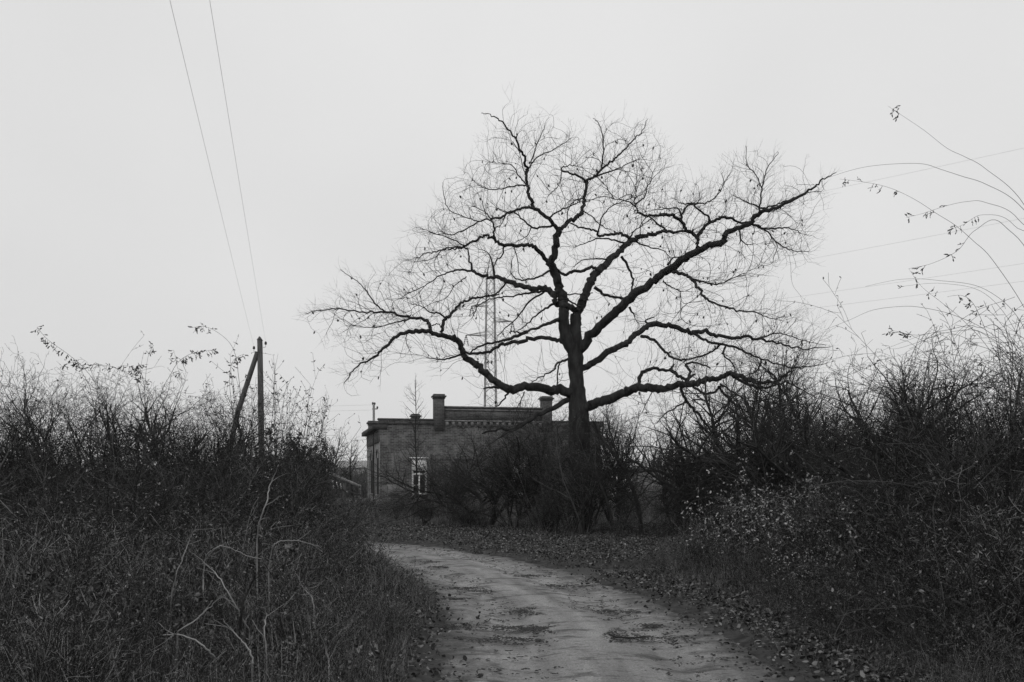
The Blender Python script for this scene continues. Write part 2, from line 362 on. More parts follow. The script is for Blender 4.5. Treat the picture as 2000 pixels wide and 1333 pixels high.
# great right limb
tr('limb', T2([(225,1400),(300,1310),(400,1212),(500,1120),(600,1050),(680,982),(760,930),(860,865),(930,832),(1000,820),(1020,778),(1080,740),(1150,712),(1200,660),(1290,630),(1360,597),(1430,560),(1500,510),(1560,468),(1620,440)]), 19, .9, -.35)
tr('limb', T2([(866,862),(866,790),(810,750),(780,700),(720,672),(650,665),(590,670),(540,650),(528,600),(532,540),(535,460)]), 8, 1, -.3)
tr('limb', T2([(866,790),(890,750),(930,710),(985,690),(1040,680),(1080,700),(1160,712)]), 5.5, 3, .35)
tr('limb', T2([(932,710),(930,680),(880,645),(850,608),(910,603),(970,565),(1010,500),(1040,450)]), 3.6, .8, -.5)
tr('limb', T2([(780,695),(785,660),(820,615),(850,606),(790,605),(760,600)]), 3.4, 1.4, .5)
tr('limb', T2([(780,690),(765,635),(700,632),(640,640)]), 3, 1, .8)
tr('limb', T2([(532,605),(575,575),(590,520),(612,488),(620,430)]), 2.6, .8, .6)
tr('limb', T2([(530,620),(480,590),(420,580),(370,510)]), 2.2, .8, -.5)
tr('limb', T2([(1203,650),(1210,590),(1217,530),(1230,460),(1260,390),(1310,330)]), 3, .8, .3)
tr('limb', T2([(1215,520),(1180,440),(1140,400),(1130,290)]), 1.8, .7, -.4)
tr('limb', T2([(1205,625),(1150,605),(1110,585),(1060,560)]), 2.6, .8, -.7)
tr('limb', T2([(1210,632),(1270,620),(1330,598),(1400,572),(1460,545),(1540,540)]), 2.8, .8, .7)
tr('limb', T2([(1160,712),(1220,740),(1300,740),(1360,738),(1430,770)]), 4, .8, -.5)
tr('limb', T2([(1180,720),(1250,762),(1300,820),(1380,860),(1470,868)]), 3, .8, .5)
tr('limb', T2([(1090,742),(1105,800),(1142,835)]), 2.6, 1, .5)
tr('limb', T2([(720,970),(780,985),(828,1012),(870,1062),(900,1110),(960,1145),(1040,1170),(1110,1190),(1200,1200),(1260,1228),(1340,1220)]), 5.5, .9, -.6)
tr('limb', T2([(828,1012),(900,1030),(960,1042),(1010,1030),(1080,1000),(1150,970)]), 3.2, .8, -.8)
tr('limb', T2([(706,935),(740,898),(800,895)]), 3, 1, .8)
tr('limb', T2([(680,1030),(740,1065),(772,1085),(776,1150),(780,1230)]), 2, .8, .8)
tr('limb', T2([(498,1165),(530,1222)]), 3.5, 1.5, .5)
# right middle limb
tr('limb', T4([(200,400),(235,385),(290,350),(370,300),(430,270),(480,225),(540,190),(600,183),(680,200),(740,225),(800,214),(860,235),(940,247),(1010,245),(1080,255),(1140,270),(1210,285),(1300,300),(1410,290)]), 14, .9, .5)
tr('limb', T4([(745,222),(800,255),(860,275),(940,290),(1010,320),(1080,350),(1150,372),(1220,390),(1300,385),(1400,370)]), 4.6, .9, -.2)
tr('limb', T4([(500,240),(560,260),(610,310),(660,345),(725,357)]), 5, 2.5, -.6)
tr('limb', T4([(880,280),(830,320),(770,340),(705,360)]), 3.4, 2, .6)
tr('limb', T4([(905,290),(895,330),(940,370),(952,410)]), 3, 1.5, -.4)
tr('limb', T4([(1060,250),(1100,240),(1150,225),(1210,235),(1290,262),(1390,280)]), 2.6, .8, .5)
tr('limb', T4([(1080,350),(1060,400),(1020,430),(1060,450),(1110,400)]), 2.8, .8, .6)
tr('limb', T4([(540,190),(520,165),(560,150)]), 3.5, 1.5, .6)
# lowest right limb
tr('limb', T4([(195,600),(240,582),(290,560),(380,528),(440,500),(490,487),(560,490),(610,495),(680,477),(750,467),(830,450),(900,430),(950,425),(1010,445),(1080,465),(1150,460),(1190,430),(1225,400),(1300,385)]), 20, 1.5, -.45)
tr('limb', T4([(480,485),(500,430),(530,402),(590,402),(640,400),(655,378)]), 8, 4, .4)
tr('limb', T4([(640,400),(680,430),(720,445),(760,420)]), 6, 3, -.5)
tr('limb', T4([(720,460),(735,410),(715,375),(770,370),(830,395)]), 5, 2, .8)
tr('limb', T4([(940,428),(990,460),(1060,487),(1130,480),(1200,462),(1280,500),(1350,540)]), 5.5, 1, .5)
tr('limb', T4([(690,480),(710,540),(760,600),(810,660),(852,722)]), 5, 3, .8)
tr('limb', T4([(750,480),(800,515),(850,510),(885,478)]), 4, 3, -.3)
tr('limb', T4([(870,480),(920,540),(980,590),(1012,640),(1060,690),(1112,735)]), 4, 1.5, .7)
tr('limb', T4([(880,470),(960,520),(1010,560),(1030,620)]), 3, 1, -.5)
tr('limb', T4([(718,555),(680,577),(620,610),(570,660)]), 3, 1, .8)
tr('limb', T4([(560,490),(530,550),(500,610)]), 1.8, .8, -.6)
tr('limb', T4([(750,545),(820,550),(880,570)]), 2.6, .8, -.5)
# lowest left limb
tr('limb', T3([(1400,560),(1360,550),(1290,535),(1200,525),(1120,522),(1060,535),(1010,515),(960,480),(910,440),(870,400),(820,362),(805,320),(780,282),(730,262),(650,243),(580,230),(520,240),(460,260),(410,310),(370,345),(310,390),(240,440),(185,515)]), 19, 1, -.35)
tr('limb', T3([(642,240),(640,200),(610,172),(560,165),(500,155),(420,133),(330,132),(230,125),(150,117),(60,130),(-10,137)]), 5.5, .7, .25)
tr('limb', T3([(412,132),(360,95),(310,30),(280,-10),(225,-50),(175,-90)]), 2.4, .7, -.5)
tr('limb', T3([(560,165),(480,182),(400,205),(330,215),(250,205)]), 2.4, .7, -.8)
tr('limb', T3([(703,243),(713,180),(750,140),(800,90),(850,65),(920,54),(1000,45)]), 5.5, 2, .4)
tr('limb', T3([(648,203),(680,195),(702,222)]), 2, 1.2, .5)
tr('limb', T3([(720,162),(680,140),(640,135),(600,105),(540,90)]), 3, .8, -.6)
tr('limb', T3([(805,355),(740,375),(690,380),(630,370)]), 3.4, .8, .7)
tr('limb', T3([(520,240),(515,290),(540,340)]), 1.5, .7, .7)
tr('limb', T3([(1375,315),(1350,300),(1300,277),(1230,270),(1150,275),(1080,290),(1020,296),(960,330),(900,345),(840,350),(800,345)]), 9, 4, .4)
tr('limb', T3([(1315,175),(1290,180),(1230,205),(1160,230),(1100,240),(1060,230)]), 6.5, 1.5, -.4)
tr('limb', T3([(1150,235),(1060,270),(980,290),(900,310),(850,345)]), 5, 2, -.1)
tr('limb', T3([(1310,85),(1280,95),(1230,120),(1180,160),(1140,200),(1100,230)]), 4, 1.2, .7)
tr('limb', T3([(1230,32),(1160,75),(1100,150),(1030,220),(990,260)]), 3, 1.2, -.7)
tr('limb', T3([(1370,370),(1355,380),(1310,395),(1280,435),(1230,465),(1170,500)]), 4.5, 1.2, -.6)
tr('limb', T3([(1312,398),(1305,450),(1300,515)]), 2.4, 2, -.3)
tr('limb', T3([(1365,590),(1280,632),(1200,672),(1120,715),(1060,742),(980,745),(910,765)]), 11, 3, -.5)
tr('limb', T3([(1150,700),(1080,745),(1010,780),(940,830)]), 5, 1.5, -.8)
tr('limb', T3([(1060,530),(1030,580),(990,620)]), 3.5, 1.5, .3)
tr('limb', T3([(1130,550),(1110,600),(1080,660)]), 2, .9, -.5)
tr('limb', T3([(1000,525),(960,525),(915,535)]), 5, 1.5, -.6)

nodes = []; par = []; nrad = []        # skeleton nodes of the tree, for growth
chains = []                            # (part, group index, pts, radii)
groups = {}
def depth_at(px, py, wide):
    """depth of the nearest already traced node in picture space"""
    best = None; bd = 1e9
    for (qx, qy, qd, g) in traced:
        dd = (qx-px)**2+(qy-py)**2
        if dd < bd: bd = dd; best = (qd, g)
    return best
traced = []; ng = 0
for ti, c in enumerate(TR):
    pts = c['pts']; pts2 = []
    sp = catmull(pts, 5)
    if traced:
        dd, g = depth_at(*pts[0], 0)
        if g < 0 or c['w0'] >= 8.2 and c['part'] == 'limb': ng += 1; g = ng
    else: dd, g = TD, -1
    if c['part'] == 'trunk': g = -1
    out_p = []; out_r = []; acc = 0; n_ = len(sp); wob = R.random()*6
    for i, (x, y) in enumerate(sp):
        if i:
            st = math.hypot(x-sp[i-1][0], y-sp[i-1][1])*S_
            u = i/n_
            sl = c['slope']*1.25*(1-.55*u)+.25*math.sin(wob+acc*2.2)*(c['part'] != 'trunk')
            dd += sl*st; acc += st
        p = P(x, y, dd); p += rv(.0026*min(c['w0'],8)*(1 if c['part']=='limb' else .3))
        u = i/(n_-1); wpx = c['w0']*(1-u)+c['w1']*u
        if ti == 0:   # trunk profile in picture pixels
            wpx = float(np.interp(y, [600,700,740,800,830,870,950,1020,1045,1055], [19,29,28,38,40,41,42,48,60,74]))
        elif c['w0'] > 7: wpx = c['w1']+(c['w0']-c['w1'])*(1-u)**.8
        out_p.append(p); out_r.append(max(wpx*.5*dd/F, .006)); traced.append((x, y, dd, g))
    chains.append((c['part'] if c['w0'] >= 7 or c['part'] == 'trunk' else 'limb ', g, out_p, out_r))

# knobs and small irregularity along the limbs
def resample(pts, rad, step):
    o = [pts[0]]; r = [rad[0]]; acc = 0
    for i in range(1, len(pts)):
        a, b_ = pts[i-1], pts[i]; L = (b_-a).length
        if L < 1e-6: continue
        k = max(1, int(round(L/step)))
        for j in range(1, k+1):
            t_ = j/k; o.append(a.lerp(b_, t_)); r.append(rad[i-1]*(1-t_)+rad[i]*t_)
    return o, r
skel_p = []; skel_r = []; skel_d = []
fat = {}
for part, g, p, r in chains:
    p, r = resample(p, r, .12)
    for i in range(len(p)):
        r[i] *= (1+.04*math.sin(i*.37+g)+R.uniform(-.02,.05))*(1.3 if part == 'limb ' else 1)
    if part != 'trunk' and len(p) > 3:
        for i in range(1, len(p)-1): p[i] = p[i]+rv(.006)
    fat.setdefault(g, []).append((p, r))
    for i in range(len(p)):
        skel_p.append(p[i]); skel_r.append(r[i]); skel_d.append((p[min(i+1,len(p)-1)]-p[max(i-1,0)]).normalized())

oak = empty('oak_tree', BASE, 'old leafless oak with wide crooked spreading limbs beside the dirt road', 'tree')
def local(polys, o): return [([q-o for q in p], r) for p, r in polys]
trunk_o = put('trunk', tube_mesh('oak_trunk', local(fat[-1], BASE), 18, gnarl=.04), M['bark'], oak)
for g, polys in fat.items():
    if g == -1: continue
    put('limb', tube_mesh('oak_limb', local(polys, BASE), 9, gnarl=.05), M['bark'], oak)

# fine growth: space colonisation inside the crown's volume
SIL = [(600,612),(690,545),(790,500),(805,440),(860,380),(900,320),(950,290),(955,225),(1010,195),(1070,240),(1130,250),(1200,225),(1290,235),(1305,290),(1285,330),(1350,345),(1430,320),(1465,275),(1540,300),(1640,345),(1610,420),(1560,500),(1490,540),(1560,590),(1650,650),(1640,700),(1560,740),(1500,800),(1420,830),(1330,840),(1250,830),(1180,810),(1090,800),(1010,830),(960,800),(930,750),(870,730),(800,690),(760,720),(670,750),(680,680),(620,650)]
SA = np.array(SIL, float); SA = (SA-[1125,700])*[.94,.91]+[1125,700]
def inside(x, y):
    c = np.zeros(x.shape, bool); j = len(SA)-1
    for i in range(len(SA)):
        xi, yi = SA[i]; xj, yj = SA[j]
        c ^= ((yi > y) != (yj > y)) & (x < (xj-xi)*(y-yi)/(yj-yi+1e-9)+xi); j = i
    return c
nA = 80000
ax = NR.uniform(590,1660,nA); ay = NR.uniform(190,850,nA); k = inside(ax, ay); ax = ax[k]; ay = ay[k]
ax = ax+NR.normal(0,16,len(ax)); ay = ay+NR.normal(0,14,len(ax))
half = 5.0*np.sqrt(np.clip(1-((ax-1125)/560)**2-((ay-620)/470)**2, .05, 1))
ad = TD+NR.uniform(-1,1,len(ax))*half
AT = [P(x, y, d) for x, y, d in zip(ax, ay, ad)]
kdS = kdtree.KDTree(len(skel_p))
for i_, p_ in enumerate(skel_p): kdS.insert(p_, i_)
kdS.balance()
def keepA(a):
    co, i_, dd = kdS.find(a); rr_ = skel_r[i_]
    return R.random() < math.exp(-(dd/(.72 if rr_ < .05 else .42))**1.7)
AT = [a for a in AT if keepA(a)][:36000]
# denser toward the outside: thin the ones near the stem
AT = [a for a in AT if R.random() < min(1, .28+.72*((a-P(1125,640,TD)).length/5.5)**1.3)]
np_ = list(skel_p); npar = [-1]*len(np_); ndir = list(skel_d); base_n = len(np_)
ok_root = [r < .16 for r in skel_r]
nearest = [(-1, 1e9)]*len(AT)
def relax(start):
    global nearest
    kd = kdtree.KDTree(len(np_)-start)
    for i in range(start, len(np_)): kd.insert(np_[i], i)
    kd.balance()
    for ai, a in enumerate(AT):
        co, i, dd = kd.find(a)
        if dd < nearest[ai][1] and (i >= base_n or ok_root[i]): nearest[ai] = (i, dd)
relax(0)
STEP = .15; CC = P(1125, 780, TD)
for it in range(38):
    pull = {}
    for ai, a in enumerate(AT):
        i, dd = nearest[ai]
        if i >= base_n and ndir[i].dot(a-np_[i]) < .12*dd: continue
        if i >= 0 and dd < 1.1: pull.setdefault(i, []).append((a-np_[i])/max(dd,1e-4))
    if not pull: break
    s0 = len(np_)
    for i, vs in pull.items():
        d = Vector((0,0,0))
        for v in vs: d += v
        if d.length < 1e-4: continue
        d = (d.normalized()+ndir[i]*1.3+rv(.3)+(np_[i]-CC).normalized()*.35+Vector((0,0,.12))).normalized()
        q = np_[i]+d*STEP
        np_.append(q); npar.append(i); ndir.append(d)
    if len(np_) > 62000: break
    relax(s0)
    keep = [k for k in range(len(AT)) if nearest[k][1] > .18]
    AT = [AT[k] for k in keep]; nearest = [nearest[k] for k in keep]
# radii by the pipe rule
cnt = [0.0]*len(np_); kids = [[] for _ in np_]
for i in range(len(np_)-1, base_n-1, -1):
    cnt[i] += .0038**1.82 if not kids[i] else 0
    kids[npar[i]].append(i); cnt[npar[i]] += cnt[i]
rad = [min(max(c, 1e-12)**(1/1.82), .05) for c in cnt]
polys = []
stack = [(j, i) for i in range(base_n) for j in kids[i]]
while stack:
    j, i = stack.pop(); p = [np_[i], np_[j]]; r = [min(rad[j]*1.1, .045), rad[j]]
    while kids[j]:
        ks = sorted(kids[j], key=lambda q: -rad[q])
        for q in ks[1:]: stack.append((q, j))
        j = ks[0]; p.append(np_[j]); r.append(rad[j])
    r[-1] = .0025; polys.append((p, r))
# last twigs
tw = []
for i in range(len(np_)):
    if i < base_n and skel_r[i] > .05: continue
    tip = not kids[i] if i >= base_n else False
    if R.random() < (1.0 if tip else .3):
        for _ in range(2 if tip else 1):
            d = (ndir[i]*R.uniform(.4,1)+perp(ndir[i])*R.uniform(.2,.9)+(np_[i]-CC).normalized()*.4+Vector((0,0,.22))).normalized()
            p = [np_[i]]; st = R.uniform(.05,.16) if tip else R.uniform(.04,.11)
            for s in range(4): d = (d+rv(.16)).normalized(); p.append(p[-1]+d*st)
            tw.append((p, [.0022,.0019,.0016,.0014,.001]))
            if tip or R.random() < .3:
                q_ = p[2]; dq = (d+perp(d)*.8).normalized(); tw.append(([q_, q_+dq*st, q_+dq*st*2+rv(.015)], [.0016,.0014,.001]))
print('oak nodes', len(np_), 'polys', len(polys), 'twigs', len(tw))
v1 = tubes(local(polys, BASE), 4); v2 = tubes(local(tw, BASE), 3)
put('crown', mesh_np('oak_crown', *join([v1, v2]), True), M['twig'], oak)
# a few withered leaves still hanging
it = []
for _ in range(420):
    i = R.randrange(base_n, len(np_)); it.append((np_[i]-BASE, Vector((R.gauss(0,.4),R.gauss(0,.4),-1)), R.uniform(.06,.12), R.uniform(.04,.07)))
put('withered_leaves', mesh_np('oak_leaves', *leaves_np(it)), M['leaf_dark'], oak)

# ------------------------------------------------------------------ shrub prototypes
class Bush:
    def __init__(s): s.poly = []; s.leaf = []
    def branch(s, p, d, L, r, lvl, o):
        n = max(3, int(L/o['seg'])+1); st = L/n; pts = [p.copy()]; rr = [r]; d = d.copy()
        for i in range(n):
            u = (i+1)/n
            d = (d+rv(o['wob'])+Vector((0,0,o['up'][min(lvl,len(o['up'])-1)]))*st*2.0).normalized()
            p = p+d*st
            if p.z < .02: p.z = .02
            pts.append(p.copy()); rr.append(max(r*(1-.75*u), .0022))
            if lvl < o['lv'] and u > o['bare'][lvl]:
                nb = o['nb'][lvl]
                for _ in range(int(nb)+(R.random() < nb % 1)):
                    dd = (d*R.uniform(.3,1)+perp(d)*R.uniform(.5,1.1)).normalized()
                    s.branch(p, dd, L*o['ratio'][lvl]*R.uniform(.5,1.15)*(1.15-.6*u), rr[-1]*.62, lvl+1, o)
            if lvl >= o['leaf_lv'] and R.random() < o['leaf']:
                for sgn in (1,-1):
                    if R.random() < .8:
                        ld = (d*.5+perp(d)+Vector((0,0,-.25))).normalized(); z = o['ls']*R.uniform(.45,1.0); s.leaf.append((p, ld, z, z*o['lw']))
        s.poly.append((pts, rr))
def make_bush(kind, seed):
    R.seed(seed); b_ = Bush()
    o = dict(seg=.16, wob=.11, up=[.12,.12,.05,0], lv=3, bare=[.22,.1,.1], nb=[1.1,1.0,.9], ratio=[.5,.5,.55], leaf=0, leaf_lv=2, ls=.05, lw=.5)
    if kind == 'thicket':            # many stems, tangled, 3 m
        o['nb'] = [1.2,1.1,.9]
        for _ in range(17):
            a = R.random()*6.28; t_ = R.uniform(.05,.75); d = Vector((math.cos(a)*t_, math.sin(a)*t_, 1)).normalized()
            o['leaf'] = .03; o['ls'] = .035; b_.branch(Vector((math.cos(a)*.25*R.random(), math.sin(a)*.25*R.random(), 0)), d, R.uniform(2.1,3.2), R.uniform(.012,.032), 0, o)
    elif kind == 'hawthorn':         # crooked, leaning thick stems and dense crown
        o.update(wob=.17, up=[.1,.12,.1,0], nb=[1.25,1.05,.9], leaf=.02, ls=.035)
        for _ in range(7):
            a = R.random()*6.28; t_ = R.uniform(.15,.8); d = Vector((math.cos(a)*t_, math.sin(a)*t_, 1)).normalized()
            b_.branch(Vector((math.cos(a)*.15, math.sin(a)*.15, 0)), d, R.uniform(2.6,3.6), R.uniform(.035,.07), 0, o)
    elif kind == 'whips':            # straight upright shoots with leaves toward their ends
        o.update(wob=.05, up=[.0,.1,0], lv=1, bare=[.45,.2], nb=[.6], ratio=[.22], leaf=.65, leaf_lv=0, ls=.06, lw=.36)
        for _ in range(46):
            a = R.random()*6.28; t_ = R.uniform(.0,.6); d = Vector((math.cos(a)*t_, math.sin(a)*t_, 1)).normalized()
            b_.branch(Vector((math.cos(a)*.3*R.random(), math.sin(a)*.3*R.random(), 0)), d, R.uniform(1.8,3.1), R.uniform(.006,.012), 0, o)
    elif kind == 'arching':          # rose canes, arching over with leaflets
        o.update(seg=.14, wob=.05, up=[-.16,-.2,-.1], lv=2, bare=[.4,.3], nb=[.55,.5], ratio=[.33,.5], leaf=.3, leaf_lv=1, ls=.04, lw=.42)
        for _ in range(15):
            a = R.random()*6.28; t_ = R.uniform(.1,.6); d = Vector((math.cos(a)*t_, math.sin(a)*t_, 1)).normalized()
            b_.branch(Vector((math.cos(a)*.25*R.random(), math.sin(a)*.25*R.random(), 0)), d, R.uniform(2.4,4.2), R.uniform(.007,.013), 0, o)
    elif kind == 'bramble':          # low dense leafy bramble, about 1.2 m
        o.update(seg=.1, wob=.09, up=[-.2,.1,.1], lv=2, bare=[.15,.1], nb=[.9,.7], ratio=[.35,.5], leaf=.2, leaf_lv=1, ls=.042, lw=.5)
        for _ in range(34):
            a = R.random()*6.28; t_ = R.uniform(.1,.9); d = Vector((math.cos(a)*t_, math.sin(a)*t_, 1)).normalized()
            b_.branch(Vector((math.cos(a)*.5*R.random(), math.sin(a)*.5*R.random(), 0)), d, R.uniform(1.0,1.7), R.uniform(.003,.007), 0, o)
    elif kind == 'leafy':            # shrub keeping pale leaves, 1.8 m
        o.update(wob=.14, lv=2, bare=[.2,.1], nb=[1.0,.8], ratio=[.45,.5], leaf=.5, leaf_lv=1, ls=.06, lw=.55)
        for _ in range(11):
            a = R.random()*6.28; t_ = R.uniform(.1,.9); d = Vector((math.cos(a)*t_, math.sin(a)*t_, 1)).normalized()
            b_.branch(Vector((math.cos(a)*.2*R.random(), math.sin(a)*.2*R.random(), 0)), d, R.uniform(1.2,2.0), R.uniform(.008,.014), 0, o)
    elif kind == 'ivy':              # column thick with dark leaves, 2 m
        o.update(wob=.12, lv=2, bare=[.05,.1], nb=[2.2,1.5], ratio=[.26,.5], leaf=1.3, leaf_lv=1, ls=.06, lw=.8)
        for _ in range(9):
            a = R.random()*6.28; t_ = R.uniform(.0,.3); d = Vector((math.cos(a)*t_, math.sin(a)*t_, 1)).normalized()
            b_.branch(Vector((math.cos(a)*.2*R.random(), math.sin(a)*.2*R.random(), 0)), d, R.uniform(1.4,2.2), .012, 0, o)
    elif kind == 'sapling':          # one straight leader, fine ascending twigs, 6 m
        o.update(seg=.22, wob=.05, up=[.3,.35,.3,.2], lv=3, bare=[.3,.2,.1], nb=[2.2,.9,.8], ratio=[.2,.45,.5])
        b_.branch(Vector((0,0,0)), Vector((0,0,1)), 6, .05, 0, o)
    elif kind == 'far_tree':         # bare tree of medium size, 7 m
        o.update(seg=.35, wob=.10, up=[.25,.25,.15,.1], lv=3, bare=[.28,.15,.1], nb=[2.0,1.3,1.3], ratio=[.42,.48,.5])
        b_.branch(Vector((0,0,0)), Vector((0,0,1)), 6.2, .12, 0, o)
    elif kind == 'poplar':
        o.update(seg=.8, wob=.04, up=[.1,.35,.3], lv=2, bare=[.1,.1], nb=[4,1.6], ratio=[.24,.4])
        b_.branch(Vector((0,0,0)), Vector((0,0,1)), 16, .25, 0, o)
    zs = sorted(p.z for q in b_.poly for p in q[0]); h = zs[int(len(zs)*.95)]
    return b_, h
PROTO = {}
def proto(kind, seeds, stem, leafm, thin=1.0):
    for s in seeds:
        b_, h = make_bush(kind, s)
        if thin != 1: b_.poly = [(p, [x*thin for x in r]) for p, r in b_.poly]
        big = [q for q in b_.poly if q[1][0] > .012]; sm = [q for q in b_.poly if q[1][0] <= .012]
        v = join([t_ for t_ in (tubes(big, 6), tubes(sm, 3)) if len(t_[0])])
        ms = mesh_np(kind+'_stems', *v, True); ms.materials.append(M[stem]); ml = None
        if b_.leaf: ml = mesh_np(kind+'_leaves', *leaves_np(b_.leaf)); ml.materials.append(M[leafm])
        PROTO.setdefault(kind, []).append((ms, ml, h))
        print(kind, s, 'h %.2f' % h, 'faces', len(v[1]), 'leaves', len(b_.leaf))
proto('thicket', (11,12,13), 'stem', 'leaf'); proto('hawthorn', (21,22,23), 'stem_dark', 'leaf_dark')
proto('whips', (31,32), 'stem_dark', 'leaf_dark'); proto('arching', (41,42,43), 'stem', 'leaf')
proto('bramble', (51,52,53), 'stem', 'leaf'); proto('leafy', (61,62), 'stem', 'leaf_pale'); proto('ivy', (71,), 'stem_dark', 'leaf_dark')
proto('sapling', (81,), 'stem_dark', 'leaf'); proto('far_tree', (91,92), 'stem_dark', 'leaf'); proto('poplar', (95,), 'far', 'leaf')
R.seed(99)
NAMES = dict(thicket='shrub', hawthorn='hawthorn_bush', whips='willow_shrub', arching='rose_bush', bramble='bramble_bush', leafy='leafy_shrub', ivy='ivy_bush', sapling='young_tree', far_tree='bare_tree', poplar='poplar_tree')
CATS = dict(thicket='shrub', hawthorn='hawthorn bush', whips='shrub', arching='rose bush', bramble='bramble bush', leafy='shrub', ivy='ivy bush', sapling='tree', far_tree='tree', poplar='tree')
count = {}
def plant(kind, px, d, ytop, label, group=None, sx=1.0, tilt=0):
    k = count.get(kind, 0); count[kind] = k+1
    ms, ml, h = PROTO[kind][k % len(PROTO[kind])]
    if group == gr: ytop += 24 if px > 1750 else -12
    if group == gl: ytop += 16
    x = (px-1000)/F*d; z = gz(x, d)-.03; top = CAMZ+(HOR-ytop)/F*d; s = (top-z)/h
    o = empty(NAMES[kind], (x, d, z), label, CATS[kind], group, R.uniform(0,6.28)); o.scale = (s*sx, s*sx, s)
    if tilt: o.rotation_euler = (0, tilt, 0)
    put('trunk' if kind in ('sapling','far_tree','poplar') else 'stems', ms, None, o)
    if ml: put('leaves', ml, None, o)
    return o
gl = 'bushes of the thicket left of the road'; gm = 'bushes around and behind the oak'; gr = 'bushes of the thicket right of the road'; gb = 'low brambles along the verges'
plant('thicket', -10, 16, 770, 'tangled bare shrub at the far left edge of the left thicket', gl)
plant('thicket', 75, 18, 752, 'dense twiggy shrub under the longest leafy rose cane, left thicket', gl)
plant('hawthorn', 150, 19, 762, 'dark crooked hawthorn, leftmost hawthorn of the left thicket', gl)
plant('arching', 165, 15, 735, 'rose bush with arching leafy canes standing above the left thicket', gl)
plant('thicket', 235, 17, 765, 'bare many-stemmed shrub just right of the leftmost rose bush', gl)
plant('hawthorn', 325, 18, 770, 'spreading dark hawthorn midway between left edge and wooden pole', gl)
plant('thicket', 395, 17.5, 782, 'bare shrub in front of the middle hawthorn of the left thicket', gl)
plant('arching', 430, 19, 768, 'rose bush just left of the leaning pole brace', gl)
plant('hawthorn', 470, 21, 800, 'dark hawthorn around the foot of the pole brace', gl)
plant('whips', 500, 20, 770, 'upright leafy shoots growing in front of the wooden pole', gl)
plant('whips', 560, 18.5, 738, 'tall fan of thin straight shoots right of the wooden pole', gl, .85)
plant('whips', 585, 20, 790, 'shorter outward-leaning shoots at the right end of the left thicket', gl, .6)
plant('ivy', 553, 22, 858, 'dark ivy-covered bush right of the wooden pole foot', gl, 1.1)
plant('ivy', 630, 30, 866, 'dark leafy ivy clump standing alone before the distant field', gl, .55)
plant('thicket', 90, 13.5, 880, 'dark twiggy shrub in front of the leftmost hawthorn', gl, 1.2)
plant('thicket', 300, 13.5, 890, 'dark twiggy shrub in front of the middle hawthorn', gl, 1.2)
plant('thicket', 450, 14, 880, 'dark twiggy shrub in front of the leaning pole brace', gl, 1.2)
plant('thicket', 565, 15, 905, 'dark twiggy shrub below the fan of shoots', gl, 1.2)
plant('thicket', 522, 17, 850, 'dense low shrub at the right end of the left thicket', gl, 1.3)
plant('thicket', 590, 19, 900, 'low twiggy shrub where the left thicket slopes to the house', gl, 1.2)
for px, d, y, lb in ((20,11,950,'leftmost bramble in front of the left thicket'),(150,11.5,965,'bramble below the leftmost rose bush'),(280,12,960,'bramble below the middle hawthorn'),(400,12.5,950,'bramble in front of the shrub left of the pole brace'),
    (505,13.5,940,'bramble directly below the wooden pole'),(600,15,965,'bramble below the tall fan of shoots'),(640,19,1010,'bramble nearest the house on the left verge'),
    (60,9,1030,'leafy bramble in the near left corner'),(230,10,1030,'leafy bramble left of the pale dead stalks'),(420,10.5,1020,'leafy bramble among the pale dead stalks'),(590,11.5,1030,'bramble between pale stalks and road edge'),
    (120,6.2,1130,'low bramble at the lower left edge of the view'),(250,6.2,1190,'low bramble at the bottom, left of the road')):
    plant('bramble', px, d, y, lb, gb, 1.15 if d > 10 else 1.0)
# around and behind the oak
plant('hawthorn', 945, 30, 852, 'dark spreading hawthorn before the second house window', gm, 1.2)
plant('thicket', 885, 33, 900, 'low bare shrub right of the white house window', gm, 1.1)
plant('thicket', 1140, 25.2, 825, 'tangle of thin stems wrapped round the oak trunk', gm, 1.0)
plant('arching', 1115, 25, 850, 'climbing canes hanging on the front of the oak trunk', gm, .8)
plant('hawthorn', 1205, 26, 800, 'tall bare shrub just right of the oak trunk', gm, .7)
plant('thicket', 1005, 29, 842, 'wide bare shrub hiding the middle of the house front', gm, 1.3)
plant('thicket', 1060, 28.5, 815, 'grey twiggy shrub in front of the house just left of the oak trunk', gm, 1.2)
plant('thicket', 1070, 25.5, 965, 'low dense bush directly at the left of the oak foot', gm, 1.6)
plant('thicket', 915, 28.5, 985, 'low bush at the road bend left of the oak', gm, 1.8)
plant('thicket', 830, 31, 978, 'low scrub below the white house window', gm, 1.8)
plant('thicket', 770, 34, 975, 'low scrub under the left corner of the house', gm, 1.7)
plant('hawthorn', 1320, 27, 862, 'thin dark hawthorn before the garden wall', gm, .7)
plant('thicket', 1345, 26, 955, 'low bare shrub before the garden wall', gm, 1.5)
plant('hawthorn', 1425, 25, 790, 'dark hawthorn rising right of the forked leaning tree', gm, .8)
plant('hawthorn', 1490, 24, 725, 'tall hawthorn under the right tips of the oak limbs', gm)
